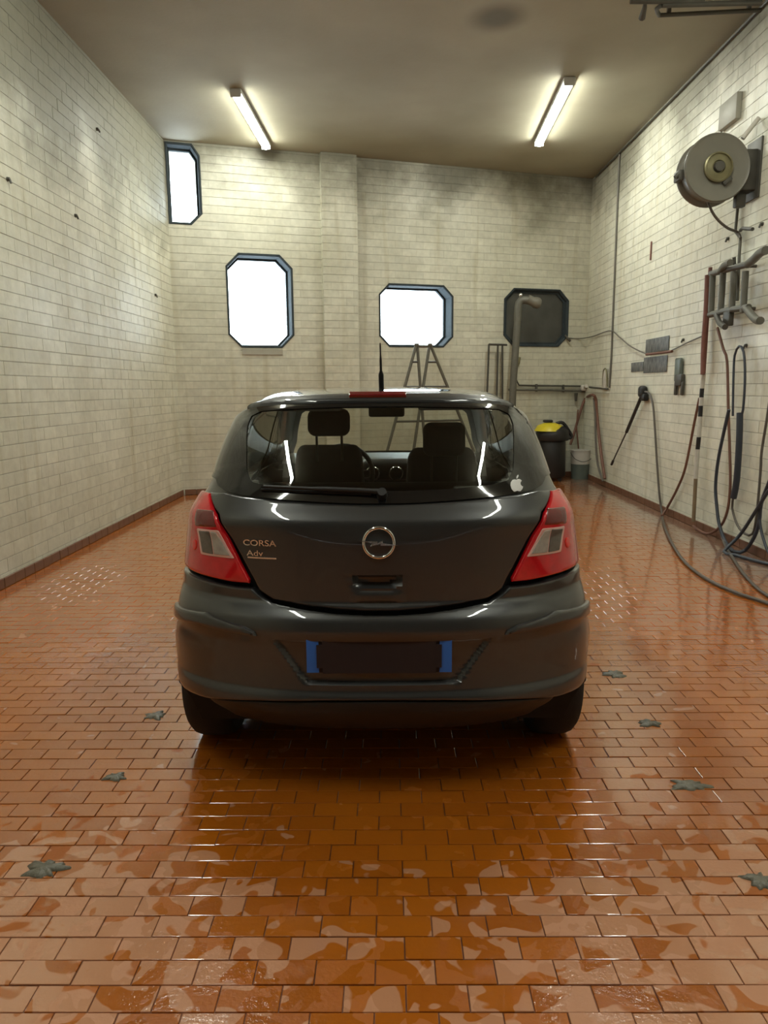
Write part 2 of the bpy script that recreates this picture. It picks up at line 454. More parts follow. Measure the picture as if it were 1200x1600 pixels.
WALLC = (0.66, 0.645, 0.535)
M = {
    'brick': wall_mat('white_painted_brick', WALLC),
    'grout': wall_mat('brick_joint', (0.46, 0.44, 0.38), True),
    'brick_left': wall_mat('white_painted_brick_grimy_shaded_top', (0.66, 0.645, 0.53), bare=4.35, gloss=0.4),  # plaster and grime start lower here, with shade painted into the top
    'brick_right': wall_mat('brightened_white_painted_brick', (0.80, 0.785, 0.665)),  # same brick, colour raised to carry the stronger light on this wall
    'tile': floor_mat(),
    'floor_grout': P('floor_joint', (0.19, 0.062, 0.022), 0.5, bump=0.3),
    'ceiling': ceil_mat(),
    'skirt': P('brown_skirting_tile', (0.17, 0.075, 0.038), 0.55, var=0.3, nscale=6),
    'frame': P('dark_window_frame', (0.045, 0.055, 0.06), 0.9, spec=0.08, var=0.25),
    'board': P('dark_window_board', (0.062, 0.062, 0.056), 0.28, var=0.35, nscale=5, bump=0.15),
    'pane': glass('window_glass', (0.95, 0.98, 1.0), 0.05),
    'tube': emit('lit_tube', (0.97, 1.0, 0.88), LAMP),
    'tube_dim': emit('dimmed_tube', (0.97, 1.0, 0.88), LAMP * 0.7),  # emission lowered to balance the light near the camera, left side
    'tube_lowered': emit('lowered_tube', (0.97, 1.0, 0.88), LAMP * 0.75),  # emission lowered to balance the light near the camera, right side
    'lampbody': P('lamp_housing_plastic', (0.55, 0.55, 0.52), 0.4),
    'paint': paint_mat('charcoal_metallic_paint', (0.056, 0.058, 0.060)),
    'blackgloss': P('black_gloss', (0.010, 0.010, 0.011), 0.06, coat=0.6, var=0.1),
    'blackplastic': P('black_plastic', (0.014, 0.013, 0.013), 0.45, bump=0.1, bscale=400),
    'undershell': P('black_under_shell', (0.004, 0.004, 0.004), 0.7),
    'carglass': glass('tinted_rear_glass', (0.74, 0.76, 0.70), 0.085),
    'sideglass': glass('dark_side_glass', (0.16, 0.17, 0.16), 0.06),
    'windscreen': glass('windscreen_glass', (0.93, 0.95, 0.92), 0.05),
    'red': P('red_lens', (0.66, 0.007, 0.016), 0.08, coat=1.0, var=0.25, nscale=30),
    'darkred': P('dark_red_lens', (0.16, 0.006, 0.010), 0.08, coat=1.0, var=0.2, nscale=30),
    'brightred': P('bright_red_reflector', (0.85, 0.012, 0.010), 0.12, coat=1.0, var=0.1),
    'pinkrim': P('pale_lens_border', (0.80, 0.50, 0.46), 0.2, coat=0.6),
    'clear': P('clear_lens', (0.42, 0.40, 0.37), 0.12, coat=1.0, var=0.35, nscale=60),
    'greylens': P('smoky_lens', (0.12, 0.105, 0.09), 0.12, coat=1.0, var=0.35, nscale=60),
    'chrome': P('chrome', (0.85, 0.85, 0.85), 0.12, metal=1.0, var=0.03),
    'whitevinyl': P('white_vinyl', (0.85, 0.86, 0.86), 0.4, var=0.03),
    'blueplate': P('blue_plate_band', (0.03, 0.16, 0.62), 0.35, var=0.08),
    'whiteplate': P('white_plate', (0.75, 0.77, 0.8), 0.35, var=0.03),
    'platecover': P('blank_dark_plate_face', (0.022, 0.012, 0.014), 0.7, var=0.05),
    'rubber': P('tyre_rubber', (0.012, 0.012, 0.012), 0.75, bump=0.2, bscale=200),
    'alloy': P('wheel_alloy', (0.45, 0.45, 0.46), 0.3, metal=0.9),
    'seat': P('dark_seat_cloth', (0.022, 0.022, 0.023), 0.85, bump=0.4, bscale=500),
    'dash': P('dashboard_plastic', (0.035, 0.042, 0.042), 0.35, bump=0.15, bscale=300),
    'lining': P('grey_headlining', (0.10, 0.10, 0.10), 0.9),
    'steel': P('grey_painted_steel', (0.125, 0.120, 0.098), 0.5, metal=0.2, var=0.3, nscale=9),
    'darksteel': P('dark_weathered_steel', (0.075, 0.07, 0.058), 0.5, metal=0.3, var=0.3, nscale=12),
    'drum': P('grey_drum_enamel', (0.150, 0.140, 0.112), 0.42, var=0.18, nscale=7),
    'brass': P('old_brass', (0.20, 0.18, 0.10), 0.4, metal=0.6, var=0.2),
    'hosegrey': P('grey_rubber_hose', (0.10, 0.085, 0.07), 0.5, var=0.2),
    'hosedark': P('dark_blue_hose', (0.035, 0.042, 0.058), 0.42, var=0.2),
    'hosebrown': P('brown_rubber_hose', (0.16, 0.07, 0.045), 0.5, var=0.2),
    'hosered': P('faded_red_hose', (0.19, 0.070, 0.052), 0.5, var=0.2),
    'whitepaint': P('chipped_white_paint', (0.55, 0.52, 0.46), 0.5, var=0.2),
    'yellow': P('yellow_plastic', (0.62, 0.50, 0.02), 0.4, var=0.12),
    'whiteplastic': P('cloudy_white_plastic', (0.56, 0.53, 0.48), 0.45, var=0.08),
    'greenliquid': P('grey_green_plastic', (0.12, 0.145, 0.125), 0.4, var=0.15),
    'wood': P('worn_wood', (0.20, 0.14, 0.08), 0.65, var=0.3, nscale=14),
    'mortar': P('grey_green_mortar', (0.15, 0.14, 0.105), 0.35, var=0.45, nscale=24, bump=0.7, bscale=40),
    'cable': P('grey_cable', (0.13, 0.12, 0.10), 0.5),
    'whitewall': P('grey_white_box', (0.36, 0.345, 0.285), 0.5, var=0.12, nscale=6),
}


def notice_mat():
    m, nt, b = mat_new('weathered_black_print'); N = nt.nodes; L = nt.links
    tc = N.new('ShaderNodeTexCoord')
    mp = N.new('ShaderNodeMapping'); mp.inputs['Scale'].default_value = (1, 34, 12); L.new(tc.outputs['Object'], mp.inputs[0])
    n = N.new('ShaderNodeTexNoise'); n.inputs['Scale'].default_value = 1.0; n.inputs['Detail'].default_value = 3; L.new(mp.outputs[0], n.inputs['Vector'])
    cr = N.new('ShaderNodeValToRGB'); L.new(n.outputs['Fac'], cr.inputs[0])
    cr.color_ramp.elements[0].position = 0.35; cr.color_ramp.elements[0].color = (0.055, 0.06, 0.06, 1)
    cr.color_ramp.elements[1].position = 0.7; cr.color_ramp.elements[1].color = (0.22, 0.215, 0.20, 1)
    L.new(cr.outputs[0], b.inputs['Base Color']); b.inputs['Roughness'].default_value = 0.5
    return m


M['notice'] = notice_mat()

# ------------------------------------------------------------------ room shell
def prism_verts(poly, d0, d1, d2, inset):
    """Brick-like prism for a convex 2-D polygon: back ring, edge ring, inset front ring."""
    n = len(poly)
    cx = sum(p[0] for p in poly) / n; cy = sum(p[1] for p in poly) / n
    fr = []
    for i in range(n):
        p = poly[i]; a = poly[i - 1]; b = poly[(i + 1) % n]
        e1 = Vector((p[0] - a[0], p[1] - a[1])).normalized(); e2 = Vector((b[0] - p[0], b[1] - p[1])).normalized()
        n1 = Vector((-e1.y, e1.x)); n2 = Vector((-e2.y, e2.x))
        k = n1 + n2
        q = inset / max(0.35, 1 + n1.dot(n2)) if k.length > 1e-6 else 0
        fr.append((p[0] + k.x * q, p[1] + k.y * q))
    vs = [(p[0], p[1], d0) for p in poly] + [(p[0], p[1], d1) for p in poly] + [(p[0], p[1], d2) for p in fr]
    fs = [tuple(range(2 * n, 3 * n))]
    for i in range(n):
        j = (i + 1) % n
        fs.append((i, j, n + j, n + i)); fs.append((n + i, n + j, 2 * n + j, 2 * n + i))
    return vs, fs


def clip(poly, nx, ny, c, keep_inside):
    """Half-plane nx*x+ny*y<=c."""
    out = []
    for i in range(len(poly)):
        a = poly[i]; b = poly[(i + 1) % len(poly)]
        da = nx * a[0] + ny * a[1] - c; db = nx * b[0] + ny * b[1] - c
        if not keep_inside: da, db = -da, -db
        if da <= 0: out.append(a)
        if (da < 0 < db) or (db < 0 < da):
            t = da / (da - db)
            out.append((a[0] + (b[0] - a[0]) * t, a[1] + (b[1] - a[1]) * t))
    return out


def area(poly):
    return 0.5 * sum(poly[i][0] * poly[(i + 1) % len(poly)][1] - poly[(i + 1) % len(poly)][0] * poly[i][1] for i in range(len(poly)))


def subtract(poly, hole):
    """Convex poly minus convex counter-clockwise hole -> convex pieces."""
    pieces = []; cur = poly
    for i in range(len(hole)):
        a = hole[i]; b = hole[(i + 1) % len(hole)]
        ex, ey = b[0] - a[0], b[1] - a[1]
        nx, ny = ey, -ex; c = nx * a[0] + ny * a[1]
        o = clip(cur, nx, ny, c, False)
        if len(o) >= 3 and area(o) > 1e-4: pieces.append(o)
        cur = clip(cur, nx, ny, c, True)
        if len(cur) < 3 or area(cur) < 1e-6: return pieces
    return pieces


def face_attr(me, vals):
    a = me.attributes.new('tid', 'FLOAT', 'FACE')
    a.data.foreach_set('value', vals)


class Courses:
    """Pieces in a running bond on a plane; the ones that show largest become single objects."""
    def __init__(self, org, du, dv, dn):
        self.org, self.du, self.dv, self.dn = Vector(org), Vector(du), Vector(dv), Vector(dn)
        self.full = []; self.cut = []

    def world(self, u, v, d=0.0):
        return self.org + self.du * u + self.dv * v + self.dn * d

    def add(self, poly, hole_list, w_, h_):
        ps = [poly]; touched = False
        for hl in hole_list:
            nps = []
            for p in ps:
                sub = subtract(p, hl)
                if len(sub) == 1 and abs(area(sub[0]) - area(p)) < 1e-7: nps.append(p)
                else:
                    touched = True; nps.extend(sub)
            ps = nps
        if not touched and w_ is not None:
            self.full.append(((poly[0][0] + poly[2][0]) / 2, (poly[0][1] + poly[2][1]) / 2))
        else:
            self.cut.extend(ps)

    def build(self, parent, mat, piece, name, stuff, w_, h_, depth, proud, inset, tilt, limit=300, seed=1):
        r = random.Random(seed)
        rot = Matrix((self.du, self.dv, self.dn)).transposed()
        ranked = []
        for c in self.full:
            q = proj(self.world(*c)); s = 0
            if q and -40 < q[0] < 1240 and -40 < q[1] < 1640:
                dirn = (self.world(*c) - EYEP).normalized()
                s = abs(dirn.dot(self.dn)) / (q[2] ** 2)
                # things that stand in front hide these
                if self.dn.z > 0.5 and abs(self.world(*c).x + 0.04) < 0.85 and self.world(*c).y > 2.4: s = 0
            ranked.append((s, c))
        ranked.sort(key=lambda x: -x[0])
        big = [c for s, c in ranked[:limit] if s > 0]
        rest = [c for s, c in ranked[limit:]] + [c for s, c in ranked[:limit] if s <= 0]
        hw, hh = w_ / 2, h_ / 2
        rect = [(-hw, -hh), (hw, -hh), (hw, hh), (-hw, hh)]
        vs, fs = prism_verts(rect, -depth, proud - inset * 0.7, proud, inset)
        me = bpy.data.meshes.new(piece)
        me.from_pydata(vs, [], fs); me.update(); me.materials.append(mat)
        face_attr(me, [0.0] * len(fs))
        for c in big:
            o = bpy.data.objects.new(piece, me); COL.objects.link(o); o.parent = parent
            e = Matrix.Rotation(r.uniform(-tilt, tilt), 3, 'X') @ Matrix.Rotation(r.uniform(-tilt, tilt), 3, 'Y')
            o.matrix_local = Matrix.Translation(self.world(c[0], c[1], r.uniform(-0.0012, 0.0012))) @ (rot @ e).to_4x4()
        V = []; Fc = []; T = []
        for c in rest:
            k = len(V); t = r.random(); tx, ty = r.uniform(-tilt, tilt), r.uniform(-tilt, tilt); dd = r.uniform(-0.0012, 0.0012)
            for a in vs: V.append(self.world(c[0] + a[0], c[1] + a[1], a[2] + dd + a[0] * tx + a[1] * ty))
            for f in fs: Fc.append(tuple(k + i for i in f)); T.append(t)
        for p in self.cut:
            v2, f2 = prism_verts(p, -depth, proud - inset * 0.7, proud, min(inset, 0.002))
            k = len(V); t = r.random()
            for a in v2: V.append(self.world(a[0], a[1], a[2]))
            for f in f2: Fc.append(tuple(k + i for i in f)); T.append(t)
        if V:
            o = pydata(stuff, V, Fc, mat, parent)
            face_attr(o.data, T)
            o['kind'] = 'stuff'


# wall openings on the back wall: (s, z) octagons, counter-clockwise
def octo(s0, s1, z0, z1, c):
    return [(s0 + c, z0), (s1 - c, z0), (s1, z0 + c), (s1, z1 - c), (s1 - c, z1), (s0 + c, z1), (s0, z1 - c), (s0, z0 + c)]


OPEN = [
    [(0.012, 3.69), (0.31, 3.69), (0.46, 3.84), (0.46, 4.58), (0.36, 4.725), (0.012, 4.725)],
    octo(0.735, 1.675, 2.07, 3.36, 0.18),
    octo(2.96, 4.16, 2.10, 3.03, 0.16),
    octo(5.02, 6.18, 2.13, 3.03, 0.17),
]
WT = 0.36     # wall thickness


def wall_slab(name, org, du, dn, length, height, holes, label):
    """Joint-coloured wall body: a front sheet pierced by the openings, plus its thickness."""
    org, du, dn = Vector(org), Vector(du), Vector(dn); dv = Vector((0, 0, 1))
    pieces = [[(0, -0.15), (length, -0.15), (length, height), (0, height)]]
    for hl in holes:
        nps = []
        for p in pieces: nps.extend(subtract(p, hl))
        pieces = nps
    V = []; Fc = []
    for p in pieces:
        n = len(p); k = len(V)
        V += [org + du * a + dv * b for a, b in p] + [org + du * a + dv * b - dn * WT for a, b in p]
        Fc.append(tuple(range(k, k + n))); Fc.append(tuple(range(k + 2 * n - 1, k + n - 1, -1)))
        for i in range(n):
            j = (i + 1) % n; Fc.append((k + j, k + i, k + n + i, k + n + j))
    o = pydata(name, V, Fc, M['grout'])
    return tag(o, label, 'wall', kind='structure')


BW, BH, BJ, VJ = 0.222, 0.107, 0.0055, 0.0012        # brick pitch and joint


def brick_wall(parent, org, du, dn, length, height, holes, seed, u_from=0.0, limit=300, mat='brick'):
    cs = Courses(org, du, (0, 0, 1), dn)
    r = 0
    v = 0.0
    while v < height:
        v1 = min(v + BH, height)
        u = u_from - (BW / 2 if r % 2 else 0)
        while u < length:
            a, b = max(u, u_from) + VJ / 2, min(u + BW, length) - VJ / 2
            if b - a > 0.01 and v1 - v > 0.02:
                poly = [(a, v + BJ / 2), (b, v + BJ / 2), (b, v1 - BJ / 2), (a, v1 - BJ / 2)]
                full = abs((b - a) - (BW - VJ)) < 1e-6 and abs((v1 - v) - BH) < 1e-6
                near = [hl for hl in holes if not (max(p[0] for p in hl) < a or min(p[0] for p in hl) > b
                                                   or max(p[1] for p in hl) < v or min(p[1] for p in hl) > v1)]
                cs.add(poly, near, (b - a) if full else None, None)
            u += BW
        v += BH; r += 1
    cs.build(parent, M[mat], 'brick', 'brick', 'brick_courses', BW - VJ, BH - BJ, 0.002, 0.0036, 0.0011, 0.004, limit, seed)


wl = wall_slab('wall_left', (XL, YL + 0.1, 0), (0, -1, 0), (1, 0, 0), YL + 0.1 - Y0, H, [], 'white painted brick wall along the left side of the wash bay')
brick_wall(wl, (XL, YL, 0), (0, -1, 0), (1, 0, 0), YL - Y0, H, [], 3, mat='brick_left')
wr = wall_slab('wall_right', (XR, Y0, 0), (0, 1, 0), (-1, 0, 0), YR + 0.1 - Y0, H, [], 'white painted brick wall on the right with hose reel and hoses')
brick_wall(wr, (XR, Y0, 0), (0, 1, 0), (-1, 0, 0), YR - Y0, H, [], 4, mat='brick_right')
wb = wall_slab('wall_back', (XL, YL, 0), BDIR, BNOR, BLEN, H, OPEN, 'white brick back wall with four chamfered windows')
PIL = [(2.10, 0), (2.61, 0), (2.61, H), (2.10, H)]
brick_wall(wb, (XL, YL, 0), BDIR, BNOR, BLEN, H, OPEN + [PIL], 5)

# pilaster
PD = 0.11
pb = Vector((XL, YL, 0)) + BDIR * 2.10
pil = pydata('pillar', [pb + BDIR * a + BNOR * d + Vector((0, 0, z)) for z in (0, H) for a, d in ((0.003, 0), (0.507, 0), (0.507, PD - 0.004), (0.003, PD - 0.004))],
             [(0, 1, 5, 4), (1, 2, 6, 5), (2, 3, 7, 6), (3, 0, 4, 7), (4, 5, 6, 7), (3, 2, 1, 0)], M['grout'])
tag(pil, 'flat white brick pillar standing out of the back wall between two windows', 'pillar', kind='structure')
brick_wall(pil, pb + BNOR * (PD - 0.004), BDIR, BNOR, 0.51, H, [], 6)
for k, (o_, d_) in enumerate(((pb + BNOR * PD, -BNOR), (pb + BDIR * 0.51, BNOR))):
    brick_wall(pil, o_, d_, (-BDIR if k == 0 else BDIR), PD, H, [], 7 + k, limit=0)

# rear wall with a roller door behind the photographer
wre = box_obj('wall_rear', ((XL + XR) / 2, Y0 - 0.1, H / 2), (XR - XL, 0.2, H), M['darksteel'])
tag(wre, 'plain grey wall behind the photographer', 'wall', kind='structure')
dr = empty('door_1', (0.1, Y0 + 0.03, 0)); tag(dr, 'grey slatted roller door behind the photographer', 'door', kind='structure')
for i in range(16):
    box_obj('slat', (0.1, Y0 + 0.03, 0.12 + i * 0.21), (4.2, 0.05, 0.2), M['darksteel'], dr, bevel=0.015)

# ceiling
ce = box_obj('ceiling', ((XL + XR) / 2, (Y0 + YR) / 2 + 0.2, H + 0.12), (XR - XL + 0.7, YR - Y0 + 0.9, 0.24), M['ceiling'])
tag(ce, 'flat brownish grey plaster ceiling with two lit tube lamps', 'ceiling', kind='structure')

# floor with its tiles
fl = pydata('floor', [(XL, Y0, -0.004), (XR, Y0, -0.004), (XR, YR, -0.004), (XL, YL, -0.004), (XL, Y0, -0.2), (XR, Y0, -0.2), (XR, YR, -0.2), (XL, YL, -0.2)],
            [(0, 1, 2, 3), (7, 6, 5, 4), (0, 4, 5, 1), (1, 5, 6, 2), (2, 6, 7, 3), (3, 7, 4, 0)], M['floor_grout'])
tag(fl, 'wet floor of small orange terracotta tiles under the car', 'floor', kind='structure')
TW, TD, TJ = 0.1545, 0.0808, 0.0035
cs = Courses((0, 0, 0), (1, 0, 0), (0, 1, 0), (0, 0, 1))
yj = onz(400, 1539).y; xj = onz(492, 1525).x
y = yj - TD * math.floor((yj - Y0) / TD); row = -math.floor((yj - Y0) / TD)
wallcut = lambda x: YL + (x - XL) * (YR - YL) / (XR - XL)
while y < YR:
    x = xj + (TW / 2 if row % 2 else 0)
    x -= TW * math.ceil((x - XL) / TW)
    while x < XR:
        a, b = max(x, XL) + TJ / 2, min(x + TW, XR) - TJ / 2
        ye = y + TD - TJ / 2
        if b - a > 0.012 and ye < wallcut(a) + 0.03:
            full = abs((b - a) - (TW - TJ)) < 1e-6
            cs.add([(a, y + TJ / 2), (b, y + TJ / 2), (b, ye), (a, ye)], [], 1 if full else None, None)
        x += TW
    y += TD; row += 1
# half tiles at the sides have no full outline and go with the joined rest
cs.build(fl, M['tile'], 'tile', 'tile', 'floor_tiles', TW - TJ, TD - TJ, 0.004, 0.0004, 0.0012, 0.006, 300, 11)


# skirting of brown tiles
def skirting(name, a, b, nrm, label):
    a, b, nrm = Vector(a), Vector(b), Vector(nrm)
    L_ = (b - a).length; d = (b - a).normalized()
    base = empty(name, a); tag(base, label, 'baseboard', kind='structure')
    n = int(L_ / 0.155)
    bm = bmesh.new()
    add_box(bm, (0, 0, 0), (L_ / n - 0.004, 0.016, 0.078), bevel=0.003, seg=1)
    me = bpy.data.meshes.new('tile'); bm.to_mesh(me); bm.free(); me.materials.append(M['skirt'])
    q = Matrix((d, -nrm, Vector((0, 0, 1)))).transposed()
    r = random.Random(len(name))
    for i in range(n):
        o = bpy.data.objects.new('tile', me); COL.objects.link(o); o.parent = base
        p = a + d * ((i + 0.5) * L_ / n) + nrm * (0.012 + r.uniform(-0.002, 0.003)) + Vector((0, 0, 0.042))
        o.matrix_local = Matrix.Translation(p - a) @ q.to_4x4()


skirting('baseboard_left', (XL, 0.6, 0), (XL, YL - 0.02, 0), (1, 0, 0), 'low brown tile skirting along the left wall')
skirting('baseboard_right', (XR, 0.6, 0), (XR, YR - 0.02, 0), (-1, 0, 0), 'low brown tile skirting along the right wall')
skirting('baseboard_back', Vector((XL, YL, 0)) + BDIR * 0.03, Vector((XL, YL, 0)) + BDIR * 2.07, BNOR, 'low brown tile skirting on the back wall left of the pillar')
skirting('baseboard_back', Vector((XL, YL, 0)) + BDIR * 2.64, Vector((XL, YL, 0)) + BDIR * (BLEN - 0.03), BNOR, 'low brown tile skirting on the back wall right of the pillar')


# windows: lined reveal, flush frame, pane set deep in the wall
def window(name, poly, label, pane_mat, depth=0.28, fw=0.055, proud=0.012, fmat='frame', pane_kind='pane'):
    B = lambda s, z, d: Vector((XL, YL, 0)) + BDIR * s + BNOR * d + Vector((0, 0, z))
    root = empty(name, B(sum(p[0] for p in poly) / len(poly), min(p[1] for p in poly), 0))
    tag(root, label, 'window', kind='structure')
    n = len(poly)

    def inset(k):
        out = []
        for i in range(n):
            p = poly[i]; a = poly[i - 1]; b = poly[(i + 1) % n]
            e1 = Vector((p[0] - a[0], p[1] - a[1])).normalized(); e2 = Vector((b[0] - p[0], b[1] - p[1])).normalized()
            n1 = Vector((-e1.y, e1.x)); n2 = Vector((-e2.y, e2.x)); q = k / (1 + n1.dot(n2))
            out.append((p[0] + (n1.x + n2.x) * q, p[1] + (n1.y + n2.y) * q))
        return out
    i0 = inset(0.002); i1 = inset(fw * 0.55); i2 = inset(fw)
    rings = [[B(s, z, -WT) for s, z in i0], [B(s, z, proud) for s, z in i0], [B(s, z, proud) for s, z in inset(0.02)], [B(s, z, 0.0) for s, z in i1],
             [B(s, z, -depth + 0.03) for s, z in i1], [B(s, z, -depth + 0.03) for s, z in i2], [B(s, z, -depth - 0.03) for s, z in i2]]
    V = [v for r_ in rings for v in r_]; Fc = []
    for k in range(len(rings) - 1):
        for i in range(n):
            j = (i + 1) % n; Fc.append((k * n + i, k * n + j, (k + 1) * n + j, (k + 1) * n + i))
    pydata('window_frame', V, Fc, M[fmat], root)
    ps = [B(s, z, -depth + 0.006) for s, z in i2] + [B(s, z, -depth) for s, z in i2]
    pydata(pane_kind, ps, [tuple(range(n)), tuple(range(2 * n - 1, n - 1, -1))] + [(i, n + i, n + (i + 1) % n, (i + 1) % n) for i in range(n)], pane_mat, root)
    return root


window('window_1', OPEN[0], 'tall narrow bright window high in the left back corner', M['pane'], depth=0.20)
w1 = window('window_2', OPEN[1], 'tall bright chamfered window left of the pillar', M['pane'])
window('window_3', OPEN[2], 'wide bright chamfered window above the car roof', M['pane'])
window('window_4', OPEN[3], 'dark chamfered window behind the grey post', M['board'], depth=0.07, fw=0.07, proud=0.02, pane_kind='pane')
sl = Vector((XL, YL, 0)) + BDIR * 1.205
pydata('window_sill', [sl + BDIR * a + BNOR * d + Vector((0, 0, z)) for z in (1.975, 2.055) for a, d in ((-.29, -.01), (.29, -.01), (.29, .02), (-.29, .02))],
       [(0, 1, 5, 4), (1, 2, 6, 5), (2, 3, 7, 6), (3, 0, 4, 7), (4, 5, 6, 7), (3, 2, 1, 0)], M['whitewall'], w1)


# ------------------------------------------------------------------ lamps
def lamp(p0, p1, label, mat='tube'):
    p0, p1 = Vector(p0), Vector(p1)
    d = (p1 - p0); Ln = d.length; d.normalize(); c = (p0 + p1) / 2
    rz = math.atan2(d.y, d.x)
    rot = Matrix.Rotation(rz, 3, 'Z')
    root = empty('tube_lamp', (c.x, c.y, H)); tag(root, label, 'lamp', 'tube lamps under the ceiling')
    box_obj('housing', (c.x, c.y, H - 0.024), (Ln, 0.125, 0.046), M['lampbody'], root, rot, 0.008)
    sd = d.cross(Vector((0, 0, 1)))
    n = 9; bm = bmesh.new(); rows = []
    for e in (p0 + d * 0.02, p1 - d * 0.02):      # half-round diffuser under the housing
        rows.append([bm.verts.new(Vector((e.x, e.y, H - 0.048)) + sd * math.cos(math.pi * k / n) * 0.05 - Vector((0, 0, 1)) * math.sin(math.pi * k / n) * 0.045) for k in range(n + 1)])
    for k in range(n): bm.faces.new((rows[0][k], rows[0][k + 1], rows[1][k + 1], rows[1][k]))
    bm.faces.new(rows[0]); bm.faces.new(rows[1][::-1]); bm.faces.new((rows[0][0], rows[1][0], rows[1][n], rows[0][n]))
    bmobj('diffuser', bm, M[mat], root, 60)
    for e, k in ((p0, 1), (p1, -1)):
        box_obj('end_cap', Vector((e.x, e.y, H - 0.05)) + d * 0.008 * k, (0.02, 0.12, 0.08), M['lampbody'], root, rot, 0.006)


lz = H - 0.075
lamp((-1.671, 8.554, lz), (-1.634, 10.33, lz), 'lit ceiling tube lamp on the left, nearer the tall window')
lamp((1.942, 8.349, lz), (2.018, 10.322, lz), 'lit ceiling tube lamp on the right, towards the hose reel')
lamp((-1.70, 4.0, lz), (-1.67, 5.7, lz), 'added unseen tube lamp on the left above the car roof')  # unseen pair added to light the floor and lower walls
lamp((1.90, 4.0, lz), (1.92, 5.7, lz), 'added unseen tube lamp on the right above the car roof')  # right half of the added, unseen pair
lamp((-1.74, -0.2, lz), (-1.72, 1.6, lz), 'lit ceiling tube lamp above the left of the photographer', 'tube_dim')
lamp((1.90, -0.2, lz), (1.92, 1.6, lz), 'lit ceiling tube lamp above the right of the photographer', 'tube_lowered')

# ------------------------------------------------------------------ the car
CX, CY = -0.036, 2.36            # centre line and rearmost point of the car


def interp(tab):
    xs = [a for a, b in tab]; ys = [b for a, b in tab]; n = len(xs)
    dl = [(ys[i + 1] - ys[i]) / (xs[i + 1] - xs[i]) for i in range(n - 1)]
    m = [dl[0]] + [0 if dl[i - 1] * dl[i] <= 0 else 2 * dl[i - 1] * dl[i] / (dl[i - 1] + dl[i]) for i in range(1, n - 1)] + [dl[-1]]

    def f(x):
        if x <= xs[0]: return ys[0]
        if x >= xs[-1]: return ys[-1]
        lo, hi = 0, n - 1
        while hi - lo > 1:
            k = (lo + hi) // 2
            if xs[k] <= x: lo = k
            else: hi = k
        h_ = xs[hi] - xs[lo]; t = (x - xs[lo]) / h_
        return ((1 + 2 * t) * (1 - t) ** 2 * ys[lo] + t * (1 - t) ** 2 * h_ * m[lo] + t * t * (3 - 2 * t) * ys[hi] + t * t * (t - 1) * h_ * m[hi])
    return f


Wz = interp([(0.2, 0.73), (0.3, 0.765), (0.36, 0.8111), (0.42, 0.8151), (0.53, 0.8196), (0.62, 0.8009), (0.7, 0.7866), (0.78, 0.7764), (0.86, 0.7599), (0.93, 0.7441), (1.02, 0.7184), (1.09, 0.6824), (1.13, 0.6607), (1.27, 0.6193), (1.36, 0.5859), (1.4, 0.5577), (1.435, 0.5027), (1.46, 0.46), (1.475, 0.4), (1.483, 0.31), (1.487, 0.16), (1.488, 0.03)])
YRz = interp([(.20, .18), (.28, .075), (.34, .02), (.385, -.004), (.41, -.002), (.44, .012), (.52, .018), (.60, .012), (.655, .0), (.685, .006), (.71, .024), (.73, .045),
              (.75, .056), (.85, .055), (.95, .056), (1.02, .062), (1.045, .078), (1.07, .100), (1.09, .116), (1.11, .130), (1.20, .180), (1.30, .246), (1.40, .330), (1.425, .356),
              (1.445, .388), (1.46, .44), (1.472, .56), (1.481, .78), (1.486, 1.05), (1.488, 1.3)])
YFz = interp([(.20, 3.84), (.32, 3.93), (.50, 3.955), (.66, 3.93), (.76, 3.86), (.84, 3.66), (.92, 3.32), (.97, 3.06), (1.0, 2.93), (1.1, 2.75), (1.38, 2.22), (1.43, 2.12),
              (1.455, 2.02), (1.472, 1.88), (1.481, 1.74), (1.486, 1.56), (1.488, 1.36)])
LRz = interp([(.2, .50), (.7, .47), (.9, .44), (1.1, .37), (1.42, .37), (1.445, .37), (1.472, .34), (1.481, .26), (1.488, .02)])
LFz = interp([(.2, .62), (.75, .75), (.95, .62), (1.1, .60), (1.42, .42), (1.46, .34), (1.481, .22), (1.488, .02)])
Nz = interp([(.2, 2.5), (.70, 2.5), (.95, 2.7), (1.1, 3.4), (1.40, 3.4), (1.44, 3.0), (1.488, 2.2)])


def surf(a, z):
    """a: degrees; -90..90 is the rear from left to right, 90..180 the right side, 180..360 front, 360..450 left side (= -180..-90)."""
    a = (a + 180) % 540 - 180
    w_, yr, yf, lr, lf, n = Wz(z), YRz(z), YFz(z), LRz(z), LFz(z), Nz(z)
    if -90 <= a <= 90:
        t = math.radians(a)
        return Vector((math.copysign(w_ * abs(math.sin(t)) ** (2 / n), t), yr + lr * (1 - abs(math.cos(t)) ** (2 / n)), z))
    if 90 < a <= 180: return Vector((w_, yr + lr + (yf - lf - yr - lr) * (a - 90) / 90, z))
    if a < -90: return Vector((-w_, yr + lr + (yf - lf - yr - lr) * (-90 - a) / 90, z))
    t = math.radians(a - 270)
    return Vector((-math.copysign(w_ * abs(math.sin(t)) ** (2 / n), t), yf - lf * (1 - abs(math.cos(t)) ** (2 / n)), z))


def snormal(a, z):
    e = 0.4; ez = 0.004
    du = surf(a + e, z) - surf(a - e, z)
    dz = surf(a, min(z + ez, 1.4879)) - surf(a, z - ez)
    n = du.cross(dz)
    return n.normalized() if n.length > 1e-9 else Vector((0, 0, 1))


def car(p):
    return Vector((p[0] + CX, p[1] + CY, p[2]))


def sp(a, z, off=0.0):
    return car(surf(a, z) + snormal(a, z) * off)


def a_of(x, z):
    """Rear-arc angle at lateral position x and height z."""
    w_ = Wz(z); k = min(1.0, abs(x) / w_)
    return math.copysign(math.degrees(math.asin(k ** (Nz(z) / 2))), x)


